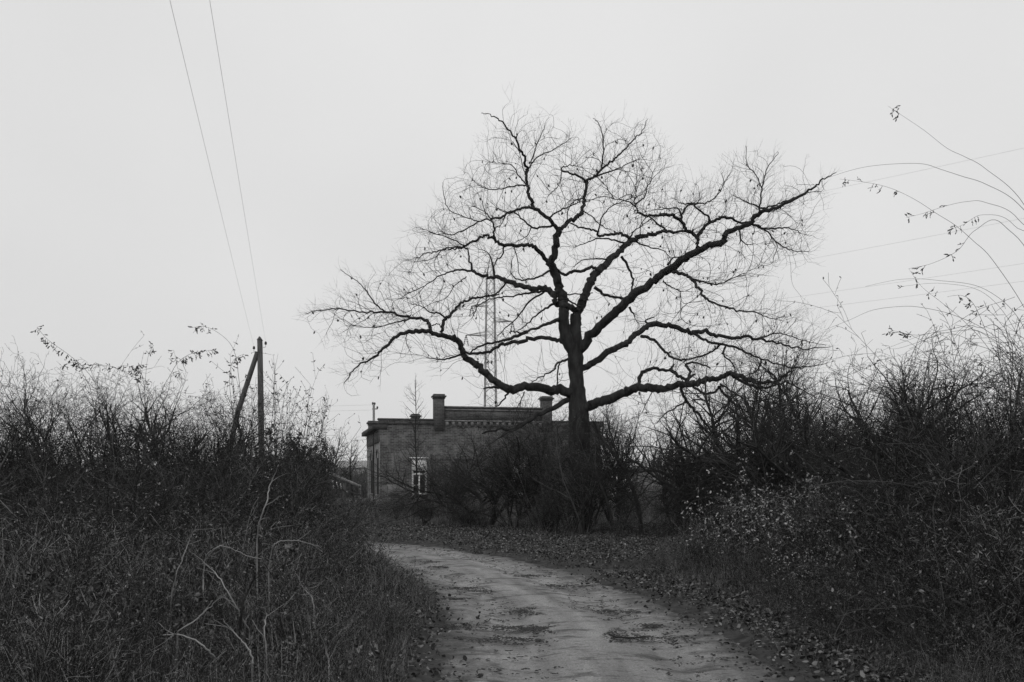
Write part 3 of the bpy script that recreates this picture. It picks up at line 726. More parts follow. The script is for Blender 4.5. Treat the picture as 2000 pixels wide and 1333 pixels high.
# right
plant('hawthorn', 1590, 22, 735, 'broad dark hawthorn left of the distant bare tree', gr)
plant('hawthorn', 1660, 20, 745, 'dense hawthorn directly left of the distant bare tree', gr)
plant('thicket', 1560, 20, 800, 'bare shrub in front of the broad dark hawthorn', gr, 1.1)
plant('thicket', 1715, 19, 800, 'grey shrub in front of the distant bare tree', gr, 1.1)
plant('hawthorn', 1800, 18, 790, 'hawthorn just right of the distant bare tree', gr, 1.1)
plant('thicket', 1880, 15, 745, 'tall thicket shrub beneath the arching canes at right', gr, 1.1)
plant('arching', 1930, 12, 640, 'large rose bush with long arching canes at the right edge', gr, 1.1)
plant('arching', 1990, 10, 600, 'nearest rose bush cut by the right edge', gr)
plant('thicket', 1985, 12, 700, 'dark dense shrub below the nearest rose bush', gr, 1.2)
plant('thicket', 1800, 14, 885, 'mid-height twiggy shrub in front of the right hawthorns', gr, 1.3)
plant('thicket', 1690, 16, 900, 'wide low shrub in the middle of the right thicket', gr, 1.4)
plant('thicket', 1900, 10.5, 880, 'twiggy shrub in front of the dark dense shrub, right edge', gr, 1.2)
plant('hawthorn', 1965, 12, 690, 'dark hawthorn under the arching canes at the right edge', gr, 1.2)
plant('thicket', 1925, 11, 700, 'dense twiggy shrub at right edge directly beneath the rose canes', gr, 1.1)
plant('leafy', 1500, 14.5, 938, 'pale-leaved shrub standing before the low building', gr, 1.0)
plant('leafy', 1555, 12.2, 950, 'tallest pale-leaved shrub, directly below the stout upright small tree', gr, 1.0)
plant('leafy', 1610, 11, 1060, 'pale-leaved shrub at the left front of the right thicket', gr, 1.0)
plant('leafy', 1450, 14.5, 1000, 'small pale-leaved shrub nearest the muddy side track', gr)
for px, d, y, lb in ((1680,11.5,1000,'bramble right of the pale-leaved shrubs'),(1760,11,970,'bramble in front of the mid-height twiggy shrub'),(1870,9.5,960,'bramble near the lower right edge of the view'),
    (1960,8,960,'bramble in the right corner'),(1650,9.5,1090,'low bramble on the right verge'),(1700,8.8,1110,'low bramble at the lower right'),(1850,7.6,1120,'leafy low bramble in the lower right corner'),(1540,12,1070,'bramble nearest the road on the right verge')):
    plant('bramble', px, d, y, lb, gb, 1.1)
plant('sapling', 817, 40, 742, 'slender bare sapling in front of the white house window')
plant('far_tree', 1778, 48, 722, 'distant bare tree rising between the right hawthorns')
gp = 'poplars on the skyline'
for px, y, lb in ((1288,850,'leftmost pale poplar on the skyline'),(1310,838,'second poplar from the left on the skyline'),(1326,832,'middle one of the skyline poplars'),(1343,846,'tallest-looking right poplar on the skyline'),(1360,858,'rightmost small poplar on the skyline')):
    plant('poplar', px, 300, y, lb, gp, .9)
gt = 'bare bushes far behind the left thicket'
for px, d, y, lb in ((655,60,845,'bare bush far behind, left of the distant pole'),(690,55,858,'bare bush at the left side of the house'),(628,52,850,'bare bush far behind the ivy clump')):
    plant('far_tree', px, d, y, lb, gt)

# two leaning stems and the other traced small trees of the middle thicket
def traced_tree(name, lines, d, label, cat='tree', m='bark', twig=1.0, group=None, leaf=0):
    x0, y0 = lines[0][0][0]; b0 = P(x0, y0, d); gzz = gz(b0.x, b0.y); root = Vector((b0.x, b0.y, gzz-.05))
    o = empty(name, root, label, cat, group); polys = []; bb = Bush()
    op = dict(seg=.12, wob=.2, up=[.1,.1,.05], lv=2, bare=[.1,.1], nb=[1.0,.9], ratio=[.5,.5], leaf=leaf, leaf_lv=1, ls=.06, lw=.5)
    first = True
    for pts, w0, w1, sl in lines:
        sp = catmull(pts, 6); p = []; r = []; dd = d
        for i, (x, y) in enumerate(sp):
            if i: dd += sl*math.hypot(x-sp[i-1][0], y-sp[i-1][1])*d/F
            u = i/(len(sp)-1); p.append(P(x, y, dd)-root); r.append((w0*(1-u)+w1*u)*.5*dd/F*R.uniform(.92,1.1))
        if first and p[0].z > .02: p.insert(0, Vector((p[0].x, p[0].y, -.02))); r.insert(0, r[0]*1.15)
        first = False
        polys.append((p, r))
        for i in range(3, len(p)):
            for _ in range(2):
                if R.random() < .5*twig:
                    dr = (p[i]-p[i-1]).normalized(); dd_ = (dr*.6+perp(dr)*.9+Vector((0,0,.3))).normalized()
                    bb.branch(p[i], dd_, R.uniform(.35,1.1), .008, 0, op)
    put('trunk', tube_mesh(name+'_trunk', polys, 8, gnarl=.08), M[m], o)
    put('crown', tube_mesh(name+'_crown', bb.poly, 3), M['stem_dark'], o)
    if bb.leaf: put('leaves', mesh_np(name+'_leaves', *leaves_np(bb.leaf)), M['leaf_dark'], o)
    return o
gs = 'small crooked trees right of the oak'
traced_tree('small_tree', [(T9([(860,860),(880,780),(920,660),(980,540),(1080,470),(1200,380),(1330,270),(1390,240)]), 9, 3, .2), (T9([(985,540),(1040,420),(1090,310),(1120,200),(1150,90),(1180,20)]), 5, 1.2, -.2), (T9([(1200,380),(1260,280),(1290,180),(1330,120)]), 3.5, 1.2, .5)], 23.5, 'dark small tree leaning right with a forked stem, before the low building', group=gs)
traced_tree('small_tree', [(T9([(630,900),(640,780),(690,690),(780,600),(880,570),(960,500),(1030,420)]), 8, 2.5, -.2), (T9([(690,600),(740,500),(720,380)]), 3, 1.2, .4), (T9([(790,595),(800,440),(840,360)]), 3, 1.2, -.4), (T9([(880,570),(920,440),(880,380)]), 2.6, 1, .3)], 24, 'low small tree bending right in an arc, left of the forked one', group=gs)
traced_tree('small_tree', [(T9([(210,965),(165,860),(120,700),(85,590),(40,480),(10,400)]), 6.5, 3, .1), (T9([(215,960),(240,830),(290,700),(330,560)]), 3.6, 1.6, -.2)], 23.8, 'thin stem leaning left against the oak trunk', group=gs)
traced_tree('small_tree', [(T9([(370,880),(350,700),(310,560),(230,380),(130,240),(50,130),(0,20)]), 9, 4, .1), (T9([(350,700),(240,570),(150,500)]), 4, 1.6, -.4)], 24.2, 'thick dark stem leaning left up to the oak trunk', group=gs)
traced_tree('small_tree', [(T9([(1180,800),(1190,690),(1240,560),(1320,470),(1450,400),(1550,320),(1640,290)]), 9, 4, .2), (T9([(1450,400),(1470,280),(1480,180),(1500,60)]), 4, 1.5, -.3)], 21, 'thick stem curving right above the pale-leaved shrub', group=gs)
traced_tree('small_tree', [(T9([(1740,720),(1725,600),(1720,480),(1700,350),(1650,200),(1640,50),(1660,-80)]), 12, 4, .2), (T9([(1725,500),(1600,480),(1490,510),(1430,550)]), 6, 3, -.4), (T9([(1715,430),(1800,340),(1840,220),(1900,120)]), 5, 2, .4)], 20.5, 'stout dark upright small tree in the right thicket', group=gs)
traced_tree('dead_branch', [([(1800,1105),(1782,1060),(1755,1005),(1730,965),(1705,925)], 5, 1.5, .1)], 10, 'bare dark branch leaning left in the right thicket', 'branch', 'twig', .5)
traced_tree('dead_branch', [([(1905,1150),(1875,1080),(1850,1010),(1835,960)], 4, 1.5, .1)], 9, 'dark leaning stem near the right edge', 'branch', 'twig', .5)

# long traced canes with leaflets
def cane_bush(label, d, root_px, canes, w_, m='cane', group=None, ls=.07, lp=.42):
    rt = P(root_px[0], root_px[1], d); root = Vector((rt.x, rt.y, gz(rt.x, rt.y)-.02))
    o = empty('rose_bush', root, label, 'rose bush', group); polys = []; lv = []
    for pts, sl, lf in canes:                    # points run from the free tip to the root
        q = [p for p in pts]; rp = (1000+root.x/root.y*F, HOR-(root.z-CAMZ)/root.y*F)
        q.append(rp); sp = catmull(q, 8); n_ = len(sp); p = []
        for i, (x, y) in enumerate(sp):
            u = 1-i/(n_-1); p.append(P(x, y, d+sl*u*2.5)-root)
        polys.append((p, [w_*(.35+.65*i/(n_-1)) for i in range(n_)]))
        for i in range(0, n_-1):
            u = i/(n_-1)
            if u < lf and R.random() < lp:
                for _ in range(R.choice((1,1,2))):
                    t_ = (p[i]-p[i+1]).normalized(); dr = (t_*.3+perp(t_)*.7+Vector((0,0,-.6))).normalized(); a = p[i]; b_ = a+dr*ls*1.3
                    polys.append(([a, a.lerp(b_, .5), b_], [.002,.0018,.0015]))
                    for s_ in range(3): lv.append((a.lerp(b_, .4+.3*s_), (dr+perp(dr)*.8).normalized(), ls*R.uniform(.6,1), ls*.33))
    put('canes', tube_mesh('long_canes', polys, 5), M[m], o); put('leaves', mesh_np('cane_leaves', *leaves_np(lv)), M['leaf_dark'], o)
cane_bush('rose bush with one very long leafy cane reaching highest at far left', 13.5, (225,1100), [(T6([(85,40),(130,90),(200,140),(260,190),(310,250),(350,330),(370,420),(380,600)]), -.3, .4), (T6([(310,185),(380,195),(440,220),(500,270),(540,400)]), .3, .25), (T6([(190,190),(240,180),(270,230),(300,300),(330,500)]), .6, .4)], .0045, group=gl, ls=.055, lp=.8)
cane_bush('rose bush whose hooked cane rises left of the pole brace', 14, (478,1100), [(T6([(705,40),(740,36),(785,52),(840,95),(868,150),(880,230),(890,330),(900,500)]), .3, .22), (T6([(770,130),(720,138),(680,150),(640,180),(610,230),(575,300),(560,420),(640,600)]), -.4, .35), (T6([(900,145),(860,170),(845,230),(850,320),(870,500)]), .5, .5)], .0045, group=gl, ls=.055, lp=.8)
cane_bush('rose bush with slim upright leafy shoots above the middle hawthorn', 14, (285,1100), [(T6([(545,110),(525,150),(515,220),(510,320),(510,520)]), .3, .2), (T6([(485,180),(500,230),(510,290),(515,430)]), -.5, .5), (T6([(625,130),(640,200),(655,260),(600,420),(560,600)]), .6, .35), (T6([(420,190),(460,200),(480,260),(500,400)]), .6, .4)], .004, group=gl, ls=.055, lp=.8)
R_C = [([(1605,352),(1655,335),(1700,325),(1760,320),(1805,321),(1840,332),(1880,345),(1925,360),(1990,400),(2060,500),(2090,700)], -.3, .0),
 ([(1735,208),(1765,228),(1805,255),(1850,290),(1885,307),(1925,330),(2000,400),(2070,560)], .3, .1),
 ([(1640,350),(1700,358),(1745,370),(1790,392),(1830,418),(1865,440),(1900,470),(1940,510),(2010,620),(2060,760)], .0, .28),
 ([(1770,425),(1800,418),(1850,402),(1890,394),(1925,396),(1990,430),(2050,560)], .5, .3),
 ([(1610,645),(1660,625),(1705,606),(1760,599),(1800,601),(1860,615),(1925,645),(1990,700),(2050,820)], -.2, .0),
 ([(1775,525),(1800,560),(1840,592),(1880,625),(1930,680),(1990,780)], .4, .5),
 ([(1690,560),(1760,546),(1830,548),(1925,566),(2000,640),(2050,800)], .2, .05),
 ([(1760,560),(1840,554),(1925,575),(1990,660),(2050,820)], .6, .05),
 ([(1850,450),(1880,440),(1920,420),(1980,440),(2040,560)], .8, .4), ([(1775,525),(1820,515),(1870,490),(1905,450),(1960,440),(2040,600)], -.5, .4),
 ([(1720,670),(1745,682),(1790,670),(1850,650),(1925,655),(2000,760)], .7, .0), ([(1740,645),(1790,655),(1850,645),(1910,640),(1980,700)], -.6, .2),
 ([(1690,700),(1760,670),(1830,650),(1900,670),(1980,760)], .8, .0), ([(1700,710),(1780,690),(1850,690),(1930,720),(2000,800)], .9, .1), ([(1850,580),(1880,578),(1905,600),(1940,680),(1990,780)], -.4, .5)]
cane_bush('huge rose bush whose longest bare canes arch leftward toward the oak tips', 8.2, (2120,1250), R_C, .0026, group=gr, ls=.038)

# pale dead stalks among the left brambles
gd = 'pale dead stalks in the left foreground'
ST = [([(1033,597),(1005,660),(990,730),(962,810),(950,900)], 9.5, 'tall pale dead stalk curving upright below the wooden pole', 5),
 ([(720,815),(690,870),(655,960),(625,1050),(612,1150)], 8.5, 'tall pale stalk leaning right, leftmost of the long ones', 4),
 ([(695,928),(760,980),(820,1050),(870,1140),(920,1230)], 8, 'long pale stalk falling down to the right', 5),
 ([(735,672),(830,710),(890,755),(940,800),(960,880)], 10, 'arched grey stalk left of the tall curving stalk', 4),
 ([(815,1095),(760,1150),(700,1200),(640,1240)], 7.5, 'short pale stalk lying low toward the lower left', 5),
 ([(1200,905),(1110,882),(1040,885),(1015,910),(1000,990)], 9.5, 'pale arched stalk close to the road grass', 4),
 ([(945,1020),(920,1080),(900,1120),(890,1200)], 8, 'short thick stalk in the middle of the stalks', 9),
 ([(1105,1010),(1135,1065),(1170,1110),(1180,1200)], 9, 'thin pale stalk leaning left near the road grass', 4),
 ([(820,1200),(870,1250),(920,1310),(940,1370)], 7, 'pale stalk at the bottom leaning left', 6),
 ([(580,1255),(640,1250),(710,1275),(770,1325),(790,1370)], 6.8, 'pale arched stalk at the bottom edge', 6),
 ([(1205,1255),(1230,1330),(1240,1390)], 7.5, 'small pale stalk nearest the road at the bottom', 4),
 ([(970,955),(900,935),(830,905),(790,910),(750,950),(740,1060)], 9, 'thin pale stalk bent over to the right', 4),
 ([(985,1140),(990,1180),(983,1230),(990,1330)], 7.4, 'upright wavy pale stalk near the bottom', 4),
 ([(980,970),(1050,1080),(1110,1190),(1140,1260)], 8.6, 'long grey stalk slanting down toward the road', 4)]
for pts, d, lb, w_ in ST:
    d *= .84
    sp = catmull(T6(pts), 6); b0 = P(*sp[-1], d); gzz = gz(b0.x, b0.y); root = Vector((b0.x, b0.y, gzz))
    p = [P(x, y, d+.06*math.sin(i*.3))-root+rv(.003) for i, (x, y) in enumerate(sp)]
    if p[-1].z > 0: p += [Vector((p[-1].x*.6, p[-1].y, p[-1].z*.4)), Vector((0,0,-.02))]
    n_ = len(p); rr = [w_*.5/2.0194*d/F*(.45+.55*i/n_)*1.5 for i in range(n_)]; pl = [(p, rr)]
    for _ in range(3):
        i = R.randrange(2, n_-3); t_ = (p[i]-p[i+1]).normalized(); dr = (t_+perp(t_)*.9).normalized(); pl.append(([p[i], p[i]+dr*.07, p[i]+dr*.15+rv(.01)], [rr[i]*.6, rr[i]*.45, .0015]))
    o = tag(put('dead_stalk', tube_mesh('dead_stalk', pl, 6), M['pale'] if 'grey' not in lb and 'thick' not in lb else M['stem'], loc=root), lb, 'stalk', gd)

# ------------------------------------------------------------------ undergrowth (uncountable)
def rep(proto_list, pos, scl, rz, tilt=None):
    n_ = len(pos); ch = NR.integers(0, len(proto_list), n_); res = []
    for k, (v, f) in enumerate(proto_list):
        i = np.where(ch == k)[0]
        if not len(i): continue
        c, s = np.cos(rz[i]), np.sin(rz[i]); V = v[None]*scl[i][:,None,None]
        x = V[...,0]*c[:,None]-V[...,1]*s[:,None]+pos[i,0][:,None]; y = V[...,0]*s[:,None]+V[...,1]*c[:,None]+pos[i,1][:,None]; z = V[...,2]+pos[i,2][:,None]
        vv = np.stack([x,y,z],-1).reshape(-1,3); ff = (f[None]+(np.arange(len(i))*len(v))[:,None,None]).reshape(-1,4); res.append((vv, ff))
    return join(res)
def grass_tuft(nb, h, lean):
    parts = []
    for _ in range(nb):
        a = R.random()*6.28; p = Vector((R.gauss(0,.06), R.gauss(0,.06), -.03)); d = Vector((math.cos(a)*R.random()*lean, math.sin(a)*R.random()*lean, 1)).normalized()
        s = Vector((-math.sin(a), math.cos(a), 0)); hh = h*R.uniform(.5,1.1); wd = R.uniform(.0025,.006); v = []
        bend = Vector((math.cos(a),math.sin(a),-.8))*R.uniform(.1,.5)
        for k in range(4):
            v += [tuple(p-s*wd*(1-k*.3)), tuple(p+s*wd*(1-k*.3))]; d = (d+bend*.45*(k+.5)).normalized(); p = p+d*hh/3
        parts.append((np.array(v), np.array([(0,1,3,2),(2,3,5,4),(4,5,7,6)])))
    return join(parts)
def weed(h, leafy, seed):
    R.seed(seed); bb = Bush(); o = dict(seg=.09, wob=.1, up=[.2,.35,.3], lv=2, bare=[.25,.2], nb=[1.1,.8], ratio=[.34,.45], leaf=leafy, leaf_lv=1, ls=.032, lw=.42)
    for _ in range(4): bb.branch(Vector((R.gauss(0,.12),R.gauss(0,.05),-.02)), Vector((R.gauss(0,.25),R.gauss(0,.25),1)).normalized(), h*R.uniform(.7,1.1), .0032, 0, o)
    return join([tubes(bb.poly, 3), leaves_np(bb.leaf)])
def litter_proto():
    it = []
    for _ in range(9): it.append((Vector((R.gauss(0,.16),R.gauss(0,.16),R.uniform(.0,.035))), Vector((R.gauss(0,1),R.gauss(0,1),R.gauss(0,.25))), R.uniform(.025,.055), R.uniform(.018,.035)))
    return leaves_np(it, .2)
def leafy_weed(seed):
    R.seed(seed); bb = Bush(); o = dict(seg=.07, wob=.1, up=[.1,0,0], lv=1, bare=[.15,.2], nb=[.7], ratio=[.3], leaf=.75, leaf_lv=0, ls=.085, lw=.55)
    for _ in range(4): bb.branch(Vector((R.gauss(0,.1),R.gauss(0,.1),-.02)), Vector((R.gauss(0,.35),R.gauss(0,.35),1)).normalized(), R.uniform(.5,.95), .003, 0, o)
    return join([tubes(bb.poly, 3), leaves_np(bb.leaf)])
LW = [leafy_weed(300+i) for i in range(5)]
GR = [grass_tuft(20,.55,.5) for _ in range(5)]; GT = [grass_tuft(16,.95,.35) for _ in range(4)]; WD = [weed(1.0,.1+.06*(i%3),200+i) for i in range(5)]; R.seed(5); LT = [litter_proto() for _ in range(6)]
def area(n_, fx, d0, d1, pw=1.0):
    """random places, fx(px, d) -> bool ; even in picture width, denser nearby"""
    u = NR.random(n_)**pw; d = d0+(d1-d0)*u; px = NR.uniform(-120, 2120, n_); k = fx(px, d); px, d = px[k], d[k]
    x = (px-1000)/F*d; return x, d
def edge(x, y): return dist_to(CLs, x, y)-road_half(x, y)
def leftside(x, y): return (x < np.interp(y, CLs[:,1], CLs[:,0]))
def scatter(name, protos, n_, d0, d1, cond, s0, s1, m, label, cat, hfun=None):
    x, y = area(n_, lambda a, b: np.ones(a.shape, bool), d0, d1, .9); k = cond(x, y); x, y = x[k], y[k]
    z = ground(x, y); s = NR.uniform(s0, s1, len(x))
    if hfun is not None: s = s*hfun(x, y)
    v, f = rep(protos, np.stack([x,y,z],1), s, NR.random(len(x))*6.28); print(name, len(x), 'faces', len(f))
    return tag(put(name, mesh_np(name, v, f), m), label, cat, kind='stuff')
side = lambda x, y: dist_to(SIDE, x, y)
cutL = lambda x, y: (1000+x/y*F) < np.interp(y, [5,9,12,20,24,30], [830,835,775,760,712,690])
condL = lambda x, y: leftside(x,y) & (edge(x,y) > .12) & (y < 25)
clump = lambda x, y: 1+.32*sn(x,y,2.1,61)+.18*sn(x,y,5,62)
hL = lambda x, y: np.clip(.22+edge(x,y)*np.where(y>13,.5,.7), .22, 1.0)*np.clip(clump(x,y),.35,1.45)*np.where(y<7.2,.66,.8)
condR = lambda x, y: (~leftside(x,y)) & (edge(x,y) > .6) & (side(x,y) > 1.2) & (y < 16)
hR = lambda x, y: np.clip(.2+(edge(x,y)-.5)*.45, .22, 1.05)*np.clip(clump(x,y),.35,1.45)
condM = lambda x, y: (~leftside(x,y)) & (edge(x,y) > 3.2) & (y > 22) & (y < 48)
scatter('tall_grass', GT, 15000, 5, 25, condL, .75, 1.15, M['grass'], 'tall dry grass and stalks filling the left verge', 'grass', hL)
scatter('weeds', WD, 5200, 5, 25, condL, .7, 1.15, M['weed'], 'dense dead weeds among the left brambles', 'weeds', hL)
M['broad'] = mat('broad_leaf', .018, .24, island=True, pos=(.45,1), rough=.6)
scatter('leafy_weeds', LW, 1500, 5, 15, lambda x,y: condL(x,y) & (sn(x,y,1.6,71) > -.1), .7, 1.1, M['broad'], 'broad-leaved withered weeds in patches of the left foreground', 'weeds', hL)
scatter('verge_leafy_weeds', LW, 1000, 5, 16, lambda x,y: condR(x,y) & (sn(x,y,1.6,72) > -.2), .45, .75, M['broad'], 'broad-leaved withered weeds in patches of the right verge', 'weeds', hR)
scatter('verge_weeds', WD, 4200, 5, 16, condR, .7, 1.1, M['weed'], 'dead weeds covering the right verge', 'weeds', hR)
scatter('verge_grass', GR, 9000, 5, 16, condR, .7, 1.2, M['grass'], 'dry grass clumps on the right verge', 'grass', hR)
scatter('rough_grass', GR+WD, 5200, 22, 48, condM, .35, .85, M['weed'], 'rough dry grass round the oak and in front of the house', 'grass')
condG = lambda x, y: ((edge(x,y) > -.4+.9*NR.random(len(x))) & (side(x,y) > .7)) & ((edge(x,y) > .35) | (NR.random(len(x)) < .5))
scatter('leaf_litter', LT, 34000, 5, 30, condG, .8, 1.3, M['litter'], 'fallen leaves covering the ground beside the road', 'leaves')
scatter('short_grass', GR, 7000, 6, 30, lambda x,y: (edge(x,y) > .15) & (side(x,y) > .9) & ~leftside(x,y), .15, .35, M['grass'], 'short sparse grass in the leaf litter right of the road', 'grass')
# dark clods and drifts of leaves lying on the road
spots = [(1070,1190,.35),(1035,1197,.25),(1050,1228,.3),(1110,1230,.35),(1000,1228,.2),(990,1250,.3),(870,1225,.3),(960,1120,.2),(1200,1195,.25),(860,1108,.2),(900,1150,.2),(1020,1125,.25),(850,1190,.25),(1260,1248,.35),(1100,1145,.3),(940,1155,.15),(840,1098,.25),(1180,1240,.2),(1275,1222,.12),(1060,1100,.2),(880,1170,.15)]
x = []; y = []
for px, py, s in spots:
    d = CAMZ*F/(py-HOR); c = (px-1000)/F*d
    for _ in range(int(420*s)): x.append(c+R.gauss(0,s*.75)); y.append(d+R.gauss(0,s*.4))
d_ = NR.uniform(7,25,2200); cx = np.interp(d_, CLs[:,1], CLs[:,0]); x += list(cx+NR.uniform(-1.6,1.6,2200)); y += list(d_)
x = np.array(x); y = np.array(y)
clod = []
for _ in range(5):
    k_ = []
    for _ in range(5):
        c_ = Vector((R.gauss(0,.035),R.gauss(0,.03),.0)); s_ = R.uniform(.006,.016)
        v_ = np.array([(c_.x+s_*a*R.uniform(.7,1.4), c_.y+s_*b_*R.uniform(.7,1.4), c_.z+s_*.35*cc) for a,b_,cc in ((-1,-1,-1),(1,-1,-1),(1,1,-1),(-1,1,-1),(-.6,-.6,.8),(.6,-.6,.8),(.6,.6,.8),(-.6,.6,.8))])
        k_.append((v_, np.array([(4,5,6,7),(0,1,5,4),(1,2,6,5),(2,3,7,6),(3,0,4,7)])))
    clod.append(join(k_))
v, f = rep(clod, np.stack([x,y,x*0+.004],1), NR.uniform(.25,.8,len(x)), NR.random(len(x))*6.28)
M['clod'] = mat('dark_clods', .02, .06, island=True)
tag(put('road_debris', mesh_np('road_debris', v, f), M['clod']), 'dark clods and leaf scraps scattered over the dirt road', 'debris', kind='stuff')
# twig on the road
p0 = [(1190,1243),(1205,1249),(1240,1250),(1270,1246)]
pp = [Vector(((a-1000)/F*(CAMZ*F/(b_-HOR)), CAMZ*F/(b_-HOR), .02)) for a, b_ in p0]
tag(put('fallen_twig', tube_mesh('fallen_twig', [([q-pp[0] for q in pp], [.012,.011,.009,.005])], 6), M['stem_dark'], loc=pp[0]), 'thin dark fallen twig lying on the dirt road', 'twig')

# ------------------------------------------------------------------ house
HA = math.radians(13); HD = 49.0
house = empty('brick_house', ((742-1000)/F*HD, HD, 0), 'derelict flat-roofed brick house with raised parapet and chimney piers behind the oak', 'house', rz=HA)
W_, D_, H_ = 12.1, 8.6, 4.72
def wall(x0, x1, z0, z1, ops, th):
    """front wall in plane y=0..th with real openings"""
    xs_ = sorted({x0, x1, *[o[0] for o in ops], *[o[1] for o in ops]}); zs_ = sorted({z0, z1, *[o[2] for o in ops], *[o[3] for o in ops]})
    op = lambda a, b: any(o[0] <= a < o[1] and o[2] <= b < o[3] for o in ops)
    v = []; f = []
    def quad(*p): i = len(v); v.extend(p); f.append((i,i+1,i+2,i+3))
    for i in range(len(xs_)-1):
        for j in range(len(zs_)-1):
            a, b_, c, d = xs_[i], xs_[i+1], zs_[j], zs_[j+1]
            if not op((a+b_)/2, (c+d)/2):
                quad((a,0,c),(b_,0,c),(b_,0,d),(a,0,d)); quad((b_,th,c),(a,th,c),(a,th,d),(b_,th,d))
    for a, b_, c, d in ops:
        quad((a,0,c),(a,0,d),(a,th,d),(a,th,c)); quad((b_,0,d),(b_,0,c),(b_,th,c),(b_,th,d)); quad((a,0,d),(b_,0,d),(b_,th,d),(a,th,d)); quad((b_,0,c),(a,0,c),(a,th,c),(b_,th,c))
    return np.array(v, float), np.array(f)
ops = [(1.66,2.48,.78,2.68),(4.0,4.95,.78,2.68),(7.15,8.0,.78,2.68),(9.6,10.4,.78,2.68)]
fw = wall(0, W_, -.3, H_, ops, .4)
sops = [(2.6,4.0,.8,2.7),(6.75,8.1,.8,2.75)]
sv, sf = wall(0, D_, -.3, 4.3, sops, .4); sv = np.stack([sv[:,1], .004+D_-sv[:,0], sv[:,2]], 1)      # left side wall, plane x = 0
rest = [box(W_-.4,W_,.4,D_,-.3,4.3), box(.4,W_-.4,D_-.4,D_,-.3,4.3)]
wo = put('wall', mesh_np('house_wall', *join([fw]+rest)), M['brick'], house)
put('side_wall', mesh_np('side_wall', sv, sf), M['side'], house)
put('roof', boxes('roof', [(.4,W_-.4,.4,D_-.4,4.1,4.25)]), M['roof'], house)
put('parapet', boxes('parapet', [(3.4,8.75,0.03,.38,H_+.003,5.42)]), M['brick_clean'], house)
put('coping', boxes('coping', [(3.4,8.75,-.05,.46,5.423,5.5),(3.4,8.75,-.02,.43,5.28,5.34)]), M['stone'], house)
for cx0, cx1 in ((-.1,2.84),(9.32,W_+.1)): put('cornice', boxes('cornice', [(cx0,cx1,-.1,.45,H_+.003,H_+.08),(cx0,cx1,-.06,-.003,H_-.22,H_+.003)]), M['brick_clean'], house)
dn = [(3.45+.34*k, 3.62+.34*k, -.09, -.003, H_-.28, H_-.05) for k in range(16)]
put('corbels', boxes('corbels', dn+[(3.4,8.75,-.11,.028,H_-.045,H_+.03)]), M['stone'], house)
def pier(x0, name='chimney', y0=-.1, zt=6.08, wd=.54, zb=4.2):
    m_ = boxes('pier', [(x0,x0+wd,y0,y0+wd,zb,zt-.12),(x0-.04,x0+wd+.04,y0-.04,y0+wd+.04,zt-.2,zt-.15),(x0-.09,x0+wd+.09,y0-.09,y0+wd+.09,zt-.119,zt-.04),(x0-.02,x0+wd+.02,y0-.02,y0+wd+.02,zt-.039,zt+.04)])
    return put(name, m_, M['brick_clean'], house)
pier(2.85); pier(8.76); pier(2.1, y0=3.4, zt=5.25, wd=.42); pier(-.1, y0=6.2, zt=5.0, wd=.7); pier(6.6, y0=5.2, zt=5.2, wd=.5)
# overhanging box eave along the left side
ev = np.array([(-.34,-.03,4.22),(-.34,D_+.3,4.22),(.38,D_+.3,4.22),(.38,-.03,4.22),(-.34,-.03,4.45),(-.34,D_+.3,4.45),(.38,D_+.3,4.5),(.38,-.03,4.5)])
put('eave', mesh_np('eave', ev, [(0,3,2,1),(4,5,6,7),(0,1,5,4),(2,3,7,6),(3,0,4,7),(1,2,6,5)]), M['roof'], house)
put('frieze', boxes('frieze', [(-.06,-.003,0,D_,3.55,4.21)]), M['brick_clean'], house)
for y0, y1 in ((0,.3),(2.4,3.1),(6.6,7.1),(8.2,8.6)): put('pilaster', boxes('pilaster', [(-.035,-.003,y0,y1,-.3,3.64)]), M['stone'], house)
put('downpipe', tube_mesh('downpipe', [([Vector((-.05,3.3,4.3)),Vector((-.05,3.3,2)),Vector((-.05,3.3,0))],[.045,.045,.045])], 8), M['dark'], house)
#put('quoin', boxes('quoin', [(-.02,.42,-.04,-.003,-.3,H_-.23)]), M['stone'], house)
# panels of paler plaster left on the front
put('plaster_patch', boxes('pl', [(.35,1.0,-.022,-.003,.75,1.35)]), M['render'], house)
def window(a, b_, c, d, boarded, white=True):
    fm = M['white'] if white else M['brick_clean']; t_ = .1; y0, y1 = .06, .14; mid = c+(d-c)*.58
    bs = [(a,a+t_,y0,y1,c,d),(b_-t_,b_,y0,y1,c,d),(a+t_,b_-t_,y0,y1,d-t_,d),(a+t_,b_-t_,y0,y1,c,c+t_),(a+t_,b_-t_,y0-.02,y1,mid-.045,mid+.045),((a+b_)/2-.035,(a+b_)/2+.035,y0,y1,c+t_,mid-.045),((a+b_)/2-.03,(a+b_)/2+.03,y0,y1,mid+.045,d-t_),(a+t_,(a+b_)/2-.035,y0,y1,c+.5,c+.54)]
    o = put('window', boxes('window_frame', bs), fm, house)
    put('pane', boxes('pane', [(a+t_,b_-t_,y1-.05,y1-.045,c+t_,d-t_)]), M['glass' if white else 'brick_clean'], o)
    if boarded: put('board', boxes('board', [(a+.05,b_-.05,y0-.05,y0-.025,d-boarded,d-.03)]), M['board'], o)
    put('lintel', boxes('lintel', [(a-.12,b_+.12,-.06,-.003,d+.02,d+.09)]), M['white'] if white else M['stone'], o)
    put('sill', boxes('sill', [(a-.1,b_+.1,-.1,-.003,c-.09,c-.02)]), M['stone'], o)
window(*ops[0], .62); window(*ops[1], 0, False); window(*ops[2], 1.0); window(*ops[3], 0, False)
put('arch', tube_mesh('arch', [([Vector((4.47+.62*math.cos(a), -.03, 2.5+.38*math.sin(a))) for a in np.linspace(math.pi,0,11)], [.035]*11)], 4), M['stone'], house)
